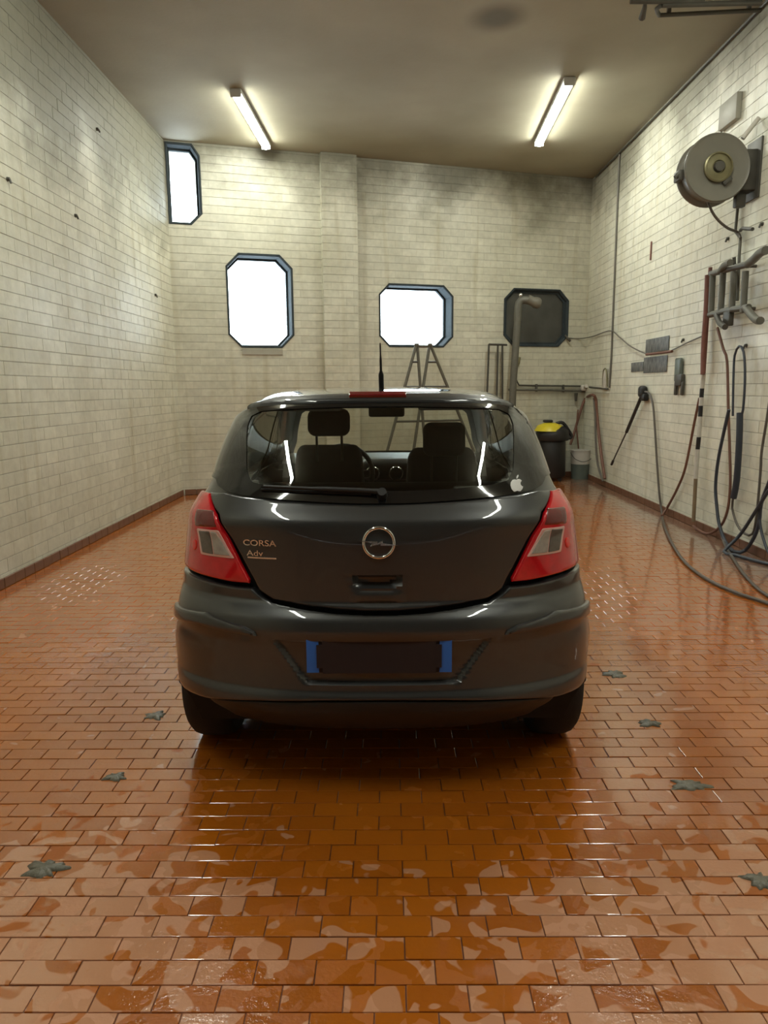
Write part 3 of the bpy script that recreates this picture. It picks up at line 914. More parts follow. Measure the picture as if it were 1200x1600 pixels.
def a_side(y, z, sg=1):
    """Angle of the side or corner point at depth y."""
    yr, lr, yf, lf = YRz(z), LRz(z), YFz(z), LFz(z)
    if y >= yr + lr: return sg * (90 + 90 * (y - yr - lr) / (yf - lf - yr - lr))
    k = max(0.0, (yr + lr - y) / lr)
    return sg * math.degrees(math.acos(min(1.0, k ** (Nz(z) / 2))))


def hit(px, py):
    """(a, z) where the sight line through a point of the photograph meets the rear of the car."""
    d = ray(px, py)

    def Fv(y):
        p = EYEP + d * (y / d.y) - Vector((CX, CY, 0))
        z = min(max(p.z, .2), 1.4875); w_, yr, lr, n = Wz(z), YRz(z), LRz(z), Nz(z)
        k = (abs(p.x) / w_) ** n + (max(0, (yr + lr - p.y)) / lr) ** n
        return k, p
    best = None; y = CY - 0.05
    while y < CY + 1.6:
        k, p = Fv(y)
        if best is None or k < best[0]: best = (k, p, y)
        if k < 1:
            lo, hi = y - 0.01, y
            for _ in range(25):
                m = (lo + hi) / 2
                if Fv(m)[0] < 1: hi = m
                else: lo = m
            p = Fv(hi)[1]
            z = p.z; s = (abs(p.x) / Wz(z)) ** (Nz(z) / 2); c = (max(0, YRz(z) + LRz(z) - p.y) / LRz(z)) ** (Nz(z) / 2)
            return (math.copysign(math.degrees(math.atan2(s, c)), p.x), z)
        y += 0.01
    p = best[1]
    z = p.z; s = 1.0; c = (max(0, YRz(z) + LRz(z) - p.y) / LRz(z)) ** (Nz(z) / 2)
    return (math.copysign(math.degrees(math.atan2(s, c)), p.x), z)


def pair(l, r):
    """Mean of a left and a right point, as seen on the right half."""
    a, b = hit(*l), hit(*r)
    return ((abs(a[0]) + abs(b[0])) / 2, (a[1] + b[1]) / 2)


KA = 1 / 110.0     # degrees to patch units


def resample(poly, step=0.02):
    out = []
    for i in range(len(poly)):
        p, q = poly[i], poly[(i + 1) % len(poly)]
        n = max(1, int(math.hypot((p[0] - q[0]) * KA, p[1] - q[1]) / step))
        for k in range(n): out.append((p[0] + (q[0] - p[0]) * k / n, p[1] + (q[1] - p[1]) * k / n))
    return out


def rounded(poly, r=0.012, keep=()):
    """Cut the corners of an (a,z) polygon with small arcs."""
    out = []
    n = len(poly)
    for i in range(n):
        if i in keep: out.append(poly[i]); continue
        p = Vector((poly[i][0] * KA, poly[i][1])); a = Vector((poly[i - 1][0] * KA, poly[i - 1][1])); b = Vector((poly[(i + 1) % n][0] * KA, poly[(i + 1) % n][1]))
        ra = min(r, (a - p).length * 0.45); rb = min(r, (b - p).length * 0.45)
        s = p + (a - p).normalized() * ra; e = p + (b - p).normalized() * rb
        for k in range(5):
            t = k / 4; q = s * (1 - t) ** 2 + p * 2 * t * (1 - t) + e * t * t
            out.append((q.x / KA, q.y))
    return out


def patch(name, poly, off, mat, parent, lip=0.004, drop=0.005, thick=0.008, sa=3.0, sz=0.02, relief=None, smooth=35):
    """Panel on the car surface: a rounded lip, a skirt inwards, a fine grid inside."""
    poly = resample(poly)
    if sum((poly[i][0] * poly[(i + 1) % len(poly)][1] - poly[(i + 1) % len(poly)][0] * poly[i][1]) for i in range(len(poly))) < 0: poly = poly[::-1]
    n = len(poly)
    P2 = [Vector((p[0] * KA, p[1])) for p in poly]

    def inset(k):
        out = []
        for i in range(n):
            e1 = P2[i] - P2[i - 1]; e2 = P2[(i + 1) % n] - P2[i]
            e1 = e1.normalized() if e1.length > 1e-9 else Vector((1, 0)); e2 = e2.normalized() if e2.length > 1e-9 else e1
            n1 = Vector((-e1.y, e1.x)); n2 = Vector((-e2.y, e2.x)); q = k / max(0.5, 1 + n1.dot(n2))
            out.append(P2[i] + (n1 + n2) * q)
        return out
    bm = bmesh.new()
    rings = [[bm.verts.new((p.x, p.y, off - drop - thick)) for p in P2], [bm.verts.new((p.x, p.y, off - drop)) for p in P2],
             [bm.verts.new((p.x, p.y, off - drop * 0.28)) for p in inset(lip * 0.4)], [bm.verts.new((p.x, p.y, off)) for p in inset(lip)]]
    for k in range(3):
        for i in range(n):
            j = (i + 1) % n
            bm.faces.new((rings[k][i], rings[k][j], rings[k + 1][j], rings[k + 1][i]))
    bm.faces.new(rings[3])
    a0, a1 = min(p.x for p in P2), max(p.x for p in P2); z0, z1 = min(p.y for p in P2), max(p.y for p in P2)
    k = math.ceil(a0 / (sa * KA)) * sa * KA
    while k < a1:
        if k > a0 + 1e-5: bmesh.ops.bisect_plane(bm, geom=bm.verts[:] + bm.edges[:] + bm.faces[:], dist=1e-6, plane_co=(k, 0, 0), plane_no=(1, 0, 0))
        k += sa * KA
    k = math.ceil(z0 / sz) * sz
    while k < z1:
        if k > z0 + 1e-5: bmesh.ops.bisect_plane(bm, geom=bm.verts[:] + bm.edges[:] + bm.faces[:], dist=1e-6, plane_co=(0, k, 0), plane_no=(0, 1, 0))
        k += sz
    for v in bm.verts:
        a, z, o = v.co.x / KA, v.co.y, v.co.z
        if relief: o += relief(surf(a, z).x, z)
        v.co = sp(a, z, o)
    return bmobj(name, bm, mat, parent, smooth, recalc=False)


def ring_patch(name, outer, inner, off, mat, parent, thick=0.006):
    """Band between two outlines with the same number of points, curved on the surface."""
    n = len(outer); K = 5
    bm = bmesh.new(); rows = []
    for k in range(K + 1):
        t = k / K
        rows.append([bm.verts.new(sp(outer[i][0] * (1 - t) + inner[i][0] * t, outer[i][1] * (1 - t) + inner[i][1] * t, off)) for i in range(n)])
    b0 = [bm.verts.new(sp(p[0], p[1], off - thick)) for p in outer]; b1 = [bm.verts.new(sp(p[0], p[1], off - thick)) for p in inner]
    rows = [b0] + rows + [b1]
    for r0, r1 in zip(rows, rows[1:]):
        for i in range(n):
            j = (i + 1) % n; bm.faces.new((r0[i], r0[j], r1[j], r1[i]))
    for i in range(n):
        j = (i + 1) % n; bm.faces.new((b1[i], b1[j], b0[j], b0[i]))
    return bmobj(name, bm, mat, parent, 40)


def mirror(half):
    """Right half listed from the centre outwards -> closed outline left to right."""
    return [(-a, z) for a, z in half[::-1]] + list(half)


CAR = empty('car', car((0, 2.0, 0)))
tag(CAR, 'dark grey metallic hatchback parked in the wash bay, seen from behind', 'car')

# --- outlines taken from the photograph, on the right half
GB = [pair((560, 788), (624, 788)), pair((500, 785), (692, 785)), pair((430, 779), (765, 779)), pair((385, 774), (812, 773)), pair((358, 769), (838, 765)),
      pair((347, 762), (849, 756)), pair((342, 750), (853, 744))]            # lower edge of the rear glass, out to the corner
GS = [(88.5, 1.16), (86.5, 1.24), (83.5, 1.31), (79, 1.362)]                 # side edge
GT = [(67, 1.392), (54, 1.408), (36, 1.417), (19, 1.421), (5, 1.422)]        # upper edge
glass_half_low, glass_half_up = GB, GS + GT
GOUT = mirror([(0.0, GB[0][1] - 0.001)] + GB + GS)[0:0]
right = GB + GS + GT
GOUT = right + [(-a, z) for a, z in right[::-1]]


def same_resample(poly, n):
    L_ = [0]
    pts = [Vector((p[0] * KA, p[1])) for p in poly] + [Vector((poly[0][0] * KA, poly[0][1]))]
    for a, b in zip(pts, pts[1:]): L_.append(L_[-1] + (b - a).length)
    out = []
    for k in range(n):
        s = L_[-1] * k / n; i = 0
        while L_[i + 1] < s: i += 1
        t = (s - L_[i]) / max(1e-9, L_[i + 1] - L_[i]); q = pts[i].lerp(pts[i + 1], t)
        out.append((q.x / KA, q.y))
    return out


gi_r = [pair((560, 768), (632, 768)), pair((480, 765), (715, 765)), pair((420, 759), (775, 759)), pair((398, 752), (797, 752)), pair((390, 735), (804, 735)),
        pair((389, 700), (804, 700)), pair((390, 665), (802, 665)), pair((396, 650), (796, 650)), pair((412, 642), (780, 643)), pair((480, 639), (715, 639)), pair((560, 637), (632, 637))]
GIN = gi_r + [(-a, z) for a, z in gi_r[::-1]]


def ray_match(inner, outer, n):
    """Resample both outlines by direction from the centre, so the band's spokes do not cross."""
    c = Vector((0, 1.26))

    def at(poly, th):
        d = Vector((math.cos(th), math.sin(th))); best = None
        for i in range(len(poly)):
            p = Vector((poly[i][0] * KA, poly[i][1])) - c; q = Vector((poly[(i + 1) % len(poly)][0] * KA, poly[(i + 1) % len(poly)][1])) - c
            e = q - p; den = d.x * e.y - d.y * e.x
            if abs(den) < 1e-12: continue
            t = (p.x * e.y - p.y * e.x) / den; s = (p.x * d.y - p.y * d.x) / den
            if t > 0 and -1e-6 <= s <= 1 + 1e-6 and (best is None or t > best): best = t
        q = c + d * best
        return (q.x / KA, q.y)
    ths = []
    for p in resample(inner, 0.02) + resample(outer, 0.02):
        ths.append(math.atan2(p[1] - c.y, p[0] * KA - c.x))
    ths = sorted(ths); keep = [ths[0]]
    for t in ths[1:]:
        if t - keep[-1] > 0.006: keep.append(t)
    return [at(outer, t) for t in keep], [at(inner, t) for t in keep]


# --- body shell: a grid over the whole surface with window and wheel openings
def inside(poly, x, y):
    r_ = False; n = len(poly)
    for i in range(n):
        a, b = poly[i], poly[(i + 1) % n]
        if (a[1] > y) != (b[1] > y) and x < (b[0] - a[0]) * (y - a[1]) / (b[1] - a[1]) + a[0]: r_ = not r_
    return r_


AX_R, AX_F, WR, ARCH = 0.63, 3.14, 0.305, 0.345
arch_hole = lambda p: any((p.y - c) ** 2 + (p.z - WR) ** 2 < ARCH ** 2 for c in (AX_R, AX_F)) and abs(p.x) > 0.5
SIDEW = [  # side windows in (y, z), right side
    [(0.95, 1.02), (1.72, 1.00), (1.72, 1.385), (1.30, 1.39), (1.02, 1.34)],
    [(1.79, 1.00), (2.72, 0.985), (2.62, 1.08), (2.22, 1.385), (1.79, 1.392)],
    [(0.60, 1.10), (0.88, 1.06), (0.94, 1.30), (0.80, 1.27)],
]
FW = [(-62, 1.02), (62, 1.02), (60, 1.20), (55, 1.34), (40, 1.395), (-40, 1.395), (-55, 1.34), (-60, 1.20)]   # windscreen, in (a-270, z)
zs = [0.20 + 0.02 * i for i in range(62)] + [1.43, 1.437, 1.444, 1.451, 1.458, 1.464, 1.47, 1.4745, 1.478, 1.481, 1.4835, 1.4855, 1.487, 1.4877]
As = [-90 + 2 * i for i in range(90)] + [90 + 2 * i for i in range(45)] + [180 + 3 * i for i in range(60)] + [360 - 360 + 0] * 0
As += [-180 + 2 * i for i in range(45)]
As = [a if a >= -90 else a for a in As]
GIN2 = GIN
cells = {}
bm = bmesh.new()
grid = [[bm.verts.new(car(surf(a, z))) for a in As] for z in zs]
na = len(As)
for i in range(len(zs) - 1):
    zc = (zs[i] + zs[i + 1]) / 2
    for j in range(na):
        k = (j + 1) % na
        a0 = As[j]; ac = a0 + 1.0 if a0 < 180 else a0 + 1.5
        p = surf(ac, zc)
        if -90 <= ac <= 90 and inside(GIN, ac, zc): continue
        if 180 <= ac <= 360 and inside(FW, ac - 270, zc): continue
        if (90 < ac < 180 or ac < -90) and any(inside(s, p.y, zc) for s in SIDEW): continue
        if 40 < abs(ac) < 180 and any(inside(s, p.y, zc) for s in SIDEW[2:]): continue
        if arch_hole(p): continue
        f = bm.faces.new((grid[i][j], grid[i][k], grid[i + 1][k], grid[i + 1][j]))
        if -81 < ac < 81 and zc < 1.10: f.material_index = 1
top = bm.verts.new(car((0, 1.33, 1.4882)))
for j in range(na): bm.faces.new((grid[-1][j], grid[-1][(j + 1) % na], top))
bmesh.ops.delete(bm, geom=[v for v in bm.verts if not v.link_faces], context='VERTS')
# the shell steps back behind the separate rear panels
for j, a in enumerate(As):
    for i, z in enumerate(zs):
        if abs(a) < 80 and z < 1.05 and grid[i][j].is_valid: grid[i][j].co = sp(a, z, -0.05)
# pull the wheel openings round
for v in bm.verts:
    if v.is_boundary:
        q = v.co - Vector((CX, CY, 0))
        for c in (AX_R, AX_F):
            dv = Vector((q.y - c, q.z - WR))
            if dv.length < ARCH + 0.05 and abs(q.x) > 0.6 and q.z < 0.75:
                dv = dv.normalized() * ARCH; v.co.y = CY + c + dv.x; v.co.z = WR + dv.y
shell = bmobj('body_shell', bm, [M['paint'], M['undershell']], CAR, 40, recalc=False)

# under body and wheel wells
bm = bmesh.new()
add_box(bm, car((0, 1.95, 0.30)), (1.10, 3.3, 0.16), bevel=0.03)
bmobj('underbody', bm, M['undershell'], CAR)
for c in (AX_R, AX_F):
    for s in (-1, 1):
        bm = bmesh.new(); n = 24; V0 = []; V1 = []
        for i in range(n + 1):
            t = math.pi * (i / n) * 1.2 - 0.1 * math.pi
            y_, z_ = c + math.cos(t) * (ARCH + 0.004), WR + math.sin(t) * (ARCH + 0.004)
            V0.append(bm.verts.new(car((s * 0.50, y_, max(0.2, z_))))); V1.append(bm.verts.new(car((s * (Wz(max(.2, z_)) - 0.02), y_, max(0.2, z_)))))
        for i in range(n): bm.faces.new((V0[i], V0[i + 1], V1[i + 1], V1[i]))
        bm.faces.new(V0)
        bmobj('wheel_well', bm, M['undershell'], CAR)

# --- rear glass: opaque printed border, clear field
o_, i_ = ray_match(GIN, GOUT, 0)
ring_patch('glass_border', o_, i_, 0.006, M['blackgloss'], CAR)
patch('rear_glass', same_resample(GIN, 120), 0.004, M['carglass'], CAR, lip=0.001, drop=0.0005, thick=0.003, sa=4, sz=0.03)

# --- tailgate
TLi = [pair((334, 776), (862, 772)), pair((347, 806), (850, 800)), pair((362, 834), (834, 832)), pair((380, 868), (818, 862)), pair((399, 905), (797, 903))]   # shut line beside the lamp
TB = [pair((410, 922), (787, 920)), pair((432, 936), (765, 936)), pair((470, 946), (725, 947)), pair((530, 954), (665, 955)), pair((575, 957), (620, 957))]
gl_low = [(a, z - 0.006) for a, z in GB[:5]]
tg_half = gl_low + [(TLi[0][0] + 0.6, TLi[0][1] + 0.01)] + [(a - 0.9, z) for a, z in TLi] + [(a, z + 0.004) for a, z in TB]
TG = tg_half + [(-a, z) for a, z in tg_half[::-1]]


def sstep(x, a, b):
    t = min(1, max(0, (x - a) / (b - a))); return t * t * (3 - 2 * t)


def tail_relief(x, z):
    # grip: a scooped trough narrowing downwards with a raised lower block
    u = abs(x + 0.012)
    hw = 0.060 + (z - 0.805) * 0.62
    d = -0.030 * (1 - sstep(u, hw - 0.006, hw + 0.006)) * sstep(z, 0.800, 0.812) * (1 - sstep(z, 0.838, 0.846))
    d += 0.007 * (1 - sstep(u, 0.066, 0.074)) * sstep(z, 0.748, 0.756) * (1 - sstep(z, 0.782, 0.792))
    return d


gate = patch('tailgate', TG, 0.012, M['paint'], CAR, lip=0.006, drop=0.006, sa=1.0, sz=0.008, relief=tail_relief)

# --- tail lamps
for s, nm in ((1, 'r'), (-1, 'l')):
    E = [(338, 773), (326, 768), (315, 783), (304, 803), (297, 828), (292, 850), (292, 866), (296, 882), (310, 893), (340, 902), (370, 908), (394, 910)]
    E2 = [(861, 768), (872, 764), (884, 778), (893, 795), (900, 824), (903, 850), (903, 866), (899, 880), (886, 889), (856, 899), (826, 906), (801, 908)]
    out = [pair(a, b) for a, b in zip(E, E2)] + [(a + 0.9, z) for a, z in TLi[::-1]][:-1]
    # push the outer edge round the corner
    out = [(a, z) for a, z in out]
    poly = [(a * s, z) for a, z in out]
    lamp_o = patch('tail_lamp', poly, 0.016, M['red'], CAR, lip=0.008, drop=0.008, sa=1.5, sz=0.01)
    if s == -1: lamp_o['label'] = 'red tail lamp on the left with a clear window'
    q = lambda l, r_: (pair(l, r_)[0] * s, pair(l, r_)[1])
    cl = [q((315, 822), (877, 821)), q((346, 824), (843, 826)), q((357, 845), (832, 848)), q((371, 869), (819, 871)), q((322, 864), (872, 862))]
    patch('lens_border', rounded(cl, 0.008), 0.019, M['pinkrim'], lamp_o, lip=0.002, drop=0.003, sa=2, sz=0.01)
    cen = (sum(p[0] for p in cl) / 5, sum(p[1] for p in cl) / 5)
    shrink = lambda pl, k: [(cen[0] + (a - cen[0]) * k, cen[1] + (z - cen[1]) * k) for a, z in pl]
    g1 = [q((318, 825), (873, 825)), q((334, 826), (857, 826)), q((339, 862), (850, 864)), q((324, 860), (868, 860))]
    g2 = [q((335, 826), (856, 826)), q((344, 827), (847, 828)), q((364, 864), (824, 866)), q((340, 862), (849, 864))]
    patch('smoky_lens', rounded(g1, 0.005), 0.021, M['greylens'], lamp_o, lip=0.002, drop=0.003, sa=2, sz=0.01)
    patch('reversing_lens', rounded(g2, 0.005), 0.021, M['clear'], lamp_o, lip=0.002, drop=0.003, sa=2, sz=0.01)
    dk = [q((318, 796), (880, 795)), q((343, 800), (855, 797)), q((345, 820), (846, 820)), q((313, 819), (880, 818))]
    patch('indicator_lens', rounded(dk, 0.01), 0.0175, M['darkred'], lamp_o, lip=0.003, drop=0.003, sa=2, sz=0.01)
    rr = [(q((312, 848), (882, 849))[0] + math.cos(t * math.pi / 8) * 2.4, q((312, 848), (882, 849))[1] + math.sin(t * math.pi / 8) * 0.022) for t in range(16)]
    patch('reflector', rr, 0.019, M['brightred'], lamp_o, lip=0.003, drop=0.003, sa=2, sz=0.01)

# --- bumper
BT = [(a, z - 0.010) for a, z in [pair((575, 957), (620, 957)), pair((530, 954), (665, 955)), pair((470, 946), (725, 947)), pair((432, 937), (765, 937)), pair((412, 926), (785, 924)), pair((399, 914), (798, 912))]]
BL = [(a, z - 0.008) for a, z in [pair((370, 912), (826, 910)), pair((340, 906), (856, 903)), pair((310, 897), (886, 893)), pair((296, 887), (899, 884))]]
cornz = BL[-1][1]
arch_pts = []
for i in range(13):
    t = math.radians(96 + i * (180 - 96 - 6) / 12)
    y_, z_ = AX_R + math.cos(t) * (ARCH + 0.002), WR + math.sin(t) * (ARCH + 0.002)
    arch_pts.append((a_side(y_, z_), z_))
BBm = [pair((283, 1062), (916, 1058)), pair((300, 1076), (899, 1074)), pair((330, 1087), (868, 1086)), pair((400, 1093), (795, 1092)), pair((500, 1094), (695, 1094)), pair((575, 1094), (620, 1094))]
ext = [(a_side(0.50, cornz - 0.01), cornz - 0.012), (a_side(0.60, 0.69), 0.69)]
half = BT + BL + ext + arch_pts + BBm
BP = half + [(-a, z) for a, z in half[::-1]]


def bump_relief(x, z):
    # recess for the number plate, wide at the top
    u = abs(x - 0.003)
    hw = 0.268 + (z - 0.475) * 0.70
    ins = (1 - sstep(u, hw - 0.006, hw + 0.006)) * sstep(z, 0.462, 0.476) * (1 - sstep(z, 0.622, 0.630))
    return -0.016 * ins


bumper = patch('bumper', BP, 0.014, M['paint'], CAR, lip=0.007, drop=0.008, thick=0.02, sa=0.8, sz=0.006, relief=bump_relief)
for s in (1, -1):
    st = [pair((283, 941), (915, 938)), pair((330, 957), (865, 955)), pair((385, 976), (808, 976)), pair((400, 983), (788, 984)), pair((403, 988), (785, 990)), pair((370, 984), (820, 985)), pair((320, 972), (875, 972)), pair((283, 960), (914, 957))]
    patch('bumper_strip', [(a * s, z) for a, z in st], 0.028, M['paint'], bumper, lip=0.009, drop=0.010, sa=2, sz=0.008)
lowz = sum(z for a, z in BBm) / len(BBm)
va = [(BBm[-1][0], BBm[-1][1] - 0.004), (BBm[-2][0], BBm[-2][1] - 0.004), (BBm[-3][0], BBm[-3][1] - 0.004), (BBm[-4][0], BBm[-4][1] - 0.004), (BBm[-4][0] - 4, .27), (30, .255), (6, .255)]
patch('valance', va + [(-a, z) for a, z in va[::-1]], 0.004, M['blackplastic'], CAR, sa=3, sz=0.02)

# --- number plate (face blank)
def flat_face(px0, py0, px1, py1, yloc):
    a, b = ony(px0, py0, CY + yloc), ony(px1, py1, CY + yloc); return a, b


pa, pb_ = flat_face(478, 998, 706, 1050, 0.006)
pc = (pa + pb_) / 2; pw, ph = abs(pb_.x - pa.x), abs(pb_.z - pa.z)
pl = box_obj('number_plate', (pc.x, CY + 0.008, pc.z), (pw, 0.010, ph), M['platecover'], CAR, bevel=0.003)
for s in (-1, 1):
    box_obj('blue_band', (pc.x + s * (pw / 2 - 0.022), CY + 0.0025, pc.z), (0.042, 0.004, ph - 0.004), M['blueplate'], pl)
bm = bmesh.new(); add_box(bm, (0, 0, 0), (pw - 0.072, 0.006, ph - 0.001))
vv = [e for e in bm.edges if abs((e.verts[0].co - e.verts[1].co).y) > 0.001]
bmesh.ops.bevel(bm, geom=vv, offset=0.02, segments=6, affect='EDGES')
for v in bm.verts: v.co += Vector((pc.x, CY - 0.001, pc.z))
bmobj('plate_face', bm, M['platecover'], pl, 40)

# --- badge: ring with a lightning bolt
def surf_at(px, py, off):
    a, z = hit(px, py); return sp(a, z, off), car(surf(a, z)), snormal(a, z)


bc, _, bn = surf_at(592, 847, 0.016)
bx = Vector((1, 0, 0)); bx = (bx - bn * bx.dot(bn)).normalized(); bz = bx.cross(bn) * 1.0
if bz.z < 0: bz = -bz
R_ = 0.052
bm = bmesh.new()
pts = [bc + bx * math.cos(t * math.pi / 24) * R_ + bz * math.sin(t * math.pi / 24) * R_ for t in range(49)]
add_tube(bm, pts, 0.0058, 10, smooth=False)
badge = bmobj('badge', bm, M['chrome'], CAR, 60)
bolt = [(-0.070, 0.009), (-0.004, 0.007), (-0.004, 0.0), (0.014, 0.010), (0.014, 0.001), (0.068, -0.008), (0.006, -0.008), (0.006, -0.002), (-0.030, -0.011), (-0.022, 0.0)]
bm = bmesh.new()
f0 = [bm.verts.new(bc + bx * a + bz * b + bn * 0.010) for a, b in bolt]; f1 = [bm.verts.new(bc + bx * a + bz * b - bn * 0.002) for a, b in bolt]
bm.faces.new(f0); bm.faces.new(f1[::-1])
for i in range(len(bolt)): bm.faces.new((f0[i], f1[i], f1[(i + 1) % len(bolt)], f0[(i + 1) % len(bolt)]))
bmobj('badge_bolt', bm, M['chrome'], badge)


# --- lettering
def lettering(txt, px0, py0, px1, name, height, bold=0.0):
    cu = bpy.data.curves.new(name, 'FONT'); cu.body = txt; cu.size = 1; cu.extrude = 0.02; cu.offset = bold
    o = bpy.data.objects.new('tmp_' + name, cu); COL.objects.link(o)
    dg = bpy.context.evaluated_depsgraph_get(); dg.update()
    me = bpy.data.meshes.new_from_object(o.evaluated_get(dg))
    bpy.data.objects.remove(o)
    a0, z0 = hit(px0, py0); a1, z1 = hit(px1, py0)
    x0, x1 = surf(a0, z0).x, surf(a1, z1).x
    xs_ = [v.co.x for v in me.vertices]; ys_ = [v.co.y for v in me.vertices]; lo, hi = min(xs_), max(xs_); yl, yh = min(ys_), max(ys_)
    for v in me.vertices:
        x = x0 + (x1 - x0) * (v.co.x - lo) / (hi - lo); z = z0 + height * (v.co.y - yl) / (yh - yl)
        v.co = sp(a_of(x, z), z, 0.0135 + (0.003 if v.co.z > 0 else 0))
    return mobj(name, me, M['chrome'], CAR)


lettering('CORSA', 384, 850, 434, 'model_lettering', 0.022, 0.012)
lettering('Adv', 389, 866, 414, 'trim_lettering', 0.020, 0.012)
a0, z0 = hit(390, 869); a1, _ = hit(434, 869)
patch('lettering_bar', [(a0, z0 - .003), (a1, z0 - .003), (a1, z0 + .003), (a0, z0 + .003)], 0.0155, M['chrome'], CAR, lip=0.0005, drop=0.001, thick=0.003)

# --- white apple sticker on the glass
AP = [(0, .55), (.22, .64), (.55, .62), (.85, .40), (.62, .12), (.62, -.16), (.80, -.38), (.98, -.46), (.84, -.80), (.52, -1.10), (.24, -1.08), (0, -1.0), (-.24, -1.08), (-.52, -1.10),
      (-.86, -.72), (-1.0, -.2), (-.92, .25), (-.62, .58), (-.28, .64)]
LF = [(.02, .70), (.05, 1.0), (.22, 1.2), (.38, 1.26), (.36, 1.0), (.20, .78)]
for nm, pl_ in (('sticker', AP), ('sticker_leaf', LF)):
    c0 = hit(806, 757)
    kx = 0.0235; xc = surf(*c0).x
    pp = [(a_of(xc + u * kx, c0[1] + v * kx), c0[1] + v * kx) for u, v in pl_]
    if nm == 'sticker':
        stick = patch(nm, pp, 0.0075, M['whitevinyl'], CAR, lip=0.0004, drop=0.0003, thick=0.0008); stick['label'] = 'white bitten apple sticker on the rear glass'
    else: patch(nm, pp, 0.0075, M['whitevinyl'], stick, lip=0.0004, drop=0.0003, thick=0.0008)

# --- wiper
wp = [surf_at(*q, 0.022)[0] for q in ((415, 764), (460, 766), (510, 768), (560, 770), (596, 772))]
bm = bmesh.new(); add_tube(bm, wp, [0.006, 0.009, 0.011], 8)
wip = bmobj('wiper', bm, M['blackplastic'], CAR, 50)
wb2 = [surf_at(*q, 0.012)[0] for q in ((410, 767), (470, 770), (530, 772), (580, 774))]
tube_obj('wiper_blade', wb2, 0.0045, M['rubber'], wip)
pv, _, pn = surf_at(597, 775, 0.004)
bm = bmesh.new(); add_cyl(bm, pv, pv + pn * 0.035, 0.020, 0.015, 16); bmobj('wiper_pivot', bm, M['blackplastic'], wip, 40)

# --- spoiler lip, brake lamp, aerial
spo = [(-63, 1.404), (-46, 1.415), (-26, 1.423), (0, 1.426), (26, 1.423), (46, 1.415), (63, 1.404), (60, 1.428), (46, 1.449), (23, 1.457), (-23, 1.457), (-46, 1.449), (-60, 1.428)]
patch('roof_spoiler', spo, 0.014, M['paint'], CAR, lip=0.010, drop=0.010, thick=0.012, sa=2, sz=0.004)
bl = [(a_of(x, z), z) for x, z in ((-0.115, 1.436), (0.098, 1.436), (0.098, 1.449), (-0.115, 1.449))]
patch('brake_lamp', bl, 0.025, M['darkred'], CAR, lip=0.002, drop=0.004, sa=3, sz=0.003)
ab = Vector((ony(596, 606, CY + 0.66).x, CY + 0.66, 1.478)); at_ = ony(594, 536, CY + 0.52)
bm = bmesh.new(); add_tube(bm, [ab, ab.lerp(at_, 0.25), at_], [0.011, 0.005, 0.003, 0.0022], 10, smooth=True, step=0.02)
bmobj('aerial', bm, M['blackplastic'], CAR, 50)

# --- windscreen and side windows
fwp = [(270 + a, z) for a, z in FW]


def front_patch(name, poly, off, mat, inset_k):
    c = (270, 1.2)
    pl2 = [(c[0] + (a - c[0]) * inset_k, c[1] + (z - c[1]) * inset_k) for a, z in poly]
    return patch(name, pl2, off, mat, CAR, lip=0.001, drop=0.0005, thick=0.003, sa=6, sz=0.04)


front_patch('windscreen', fwp, 0.003, M['windscreen'], 1.03)
inner = [(270 + a * 0.93, 1.2 + (z - 1.2) * 0.93) for a, z in FW]
outer = [(270 + a * 1.06, 1.2 + (z - 1.2) * 1.08) for a, z in FW]
ring_patch('windscreen_border', same_resample(outer, 96), same_resample(inner, 96), 0.005, M['blackgloss'], CAR)
for s in (1, -1):
    for k, wd in enumerate(SIDEW):
        c = (sum(p[0] for p in wd) / len(wd), sum(p[1] for p in wd) / len(wd))
        big = [(a_side(c[0] + (y_ - c[0]) * 1.05, c[1] + (z_ - c[1]) * 1.05, s), c[1] + (z_ - c[1]) * 1.05) for y_, z_ in wd]
        sml = [(a_side(c[0] + (y_ - c[0]) * 0.93, c[1] + (z_ - c[1]) * 0.91, s), c[1] + (z_ - c[1]) * 0.91) for y_, z_ in wd]
        patch('side_window', sml if k == 2 else big, 0.002, M['sideglass'], CAR, lip=0.001, drop=0.0005, thick=0.003, sa=4, sz=0.04)
        bg_ = [(a_side(c[0] + (y_ - c[0]) * 1.08, c[1] + (z_ - c[1]) * 1.10, s), c[1] + (z_ - c[1]) * 1.10) for y_, z_ in wd]
        ring_patch('window_seal', same_resample(bg_, 60), same_resample(sml, 60), 0.004, M['blackgloss'], CAR)

# --- door mirrors and head lamps at the far end
for s in (1, -1):
    bm = bmesh.new(); add_box(bm, car((s * 0.845, 2.62, 0.99)), (0.20, 0.10, 0.13), bevel=0.035, seg=3)
    add_box(bm, car((s * 0.745, 2.64, 0.95)), (0.12, 0.05, 0.04), bevel=0.012)
    bmobj('door_mirror', bm, M['paint'], CAR, 40)
    hl = [(270 + s * a, z) for a, z in ((28, .62), (62, .66), (74, .78), (55, .79), (32, .72))]
    patch('head_lamp', rounded(hl, 0.02), 0.008, M['clear'], CAR)

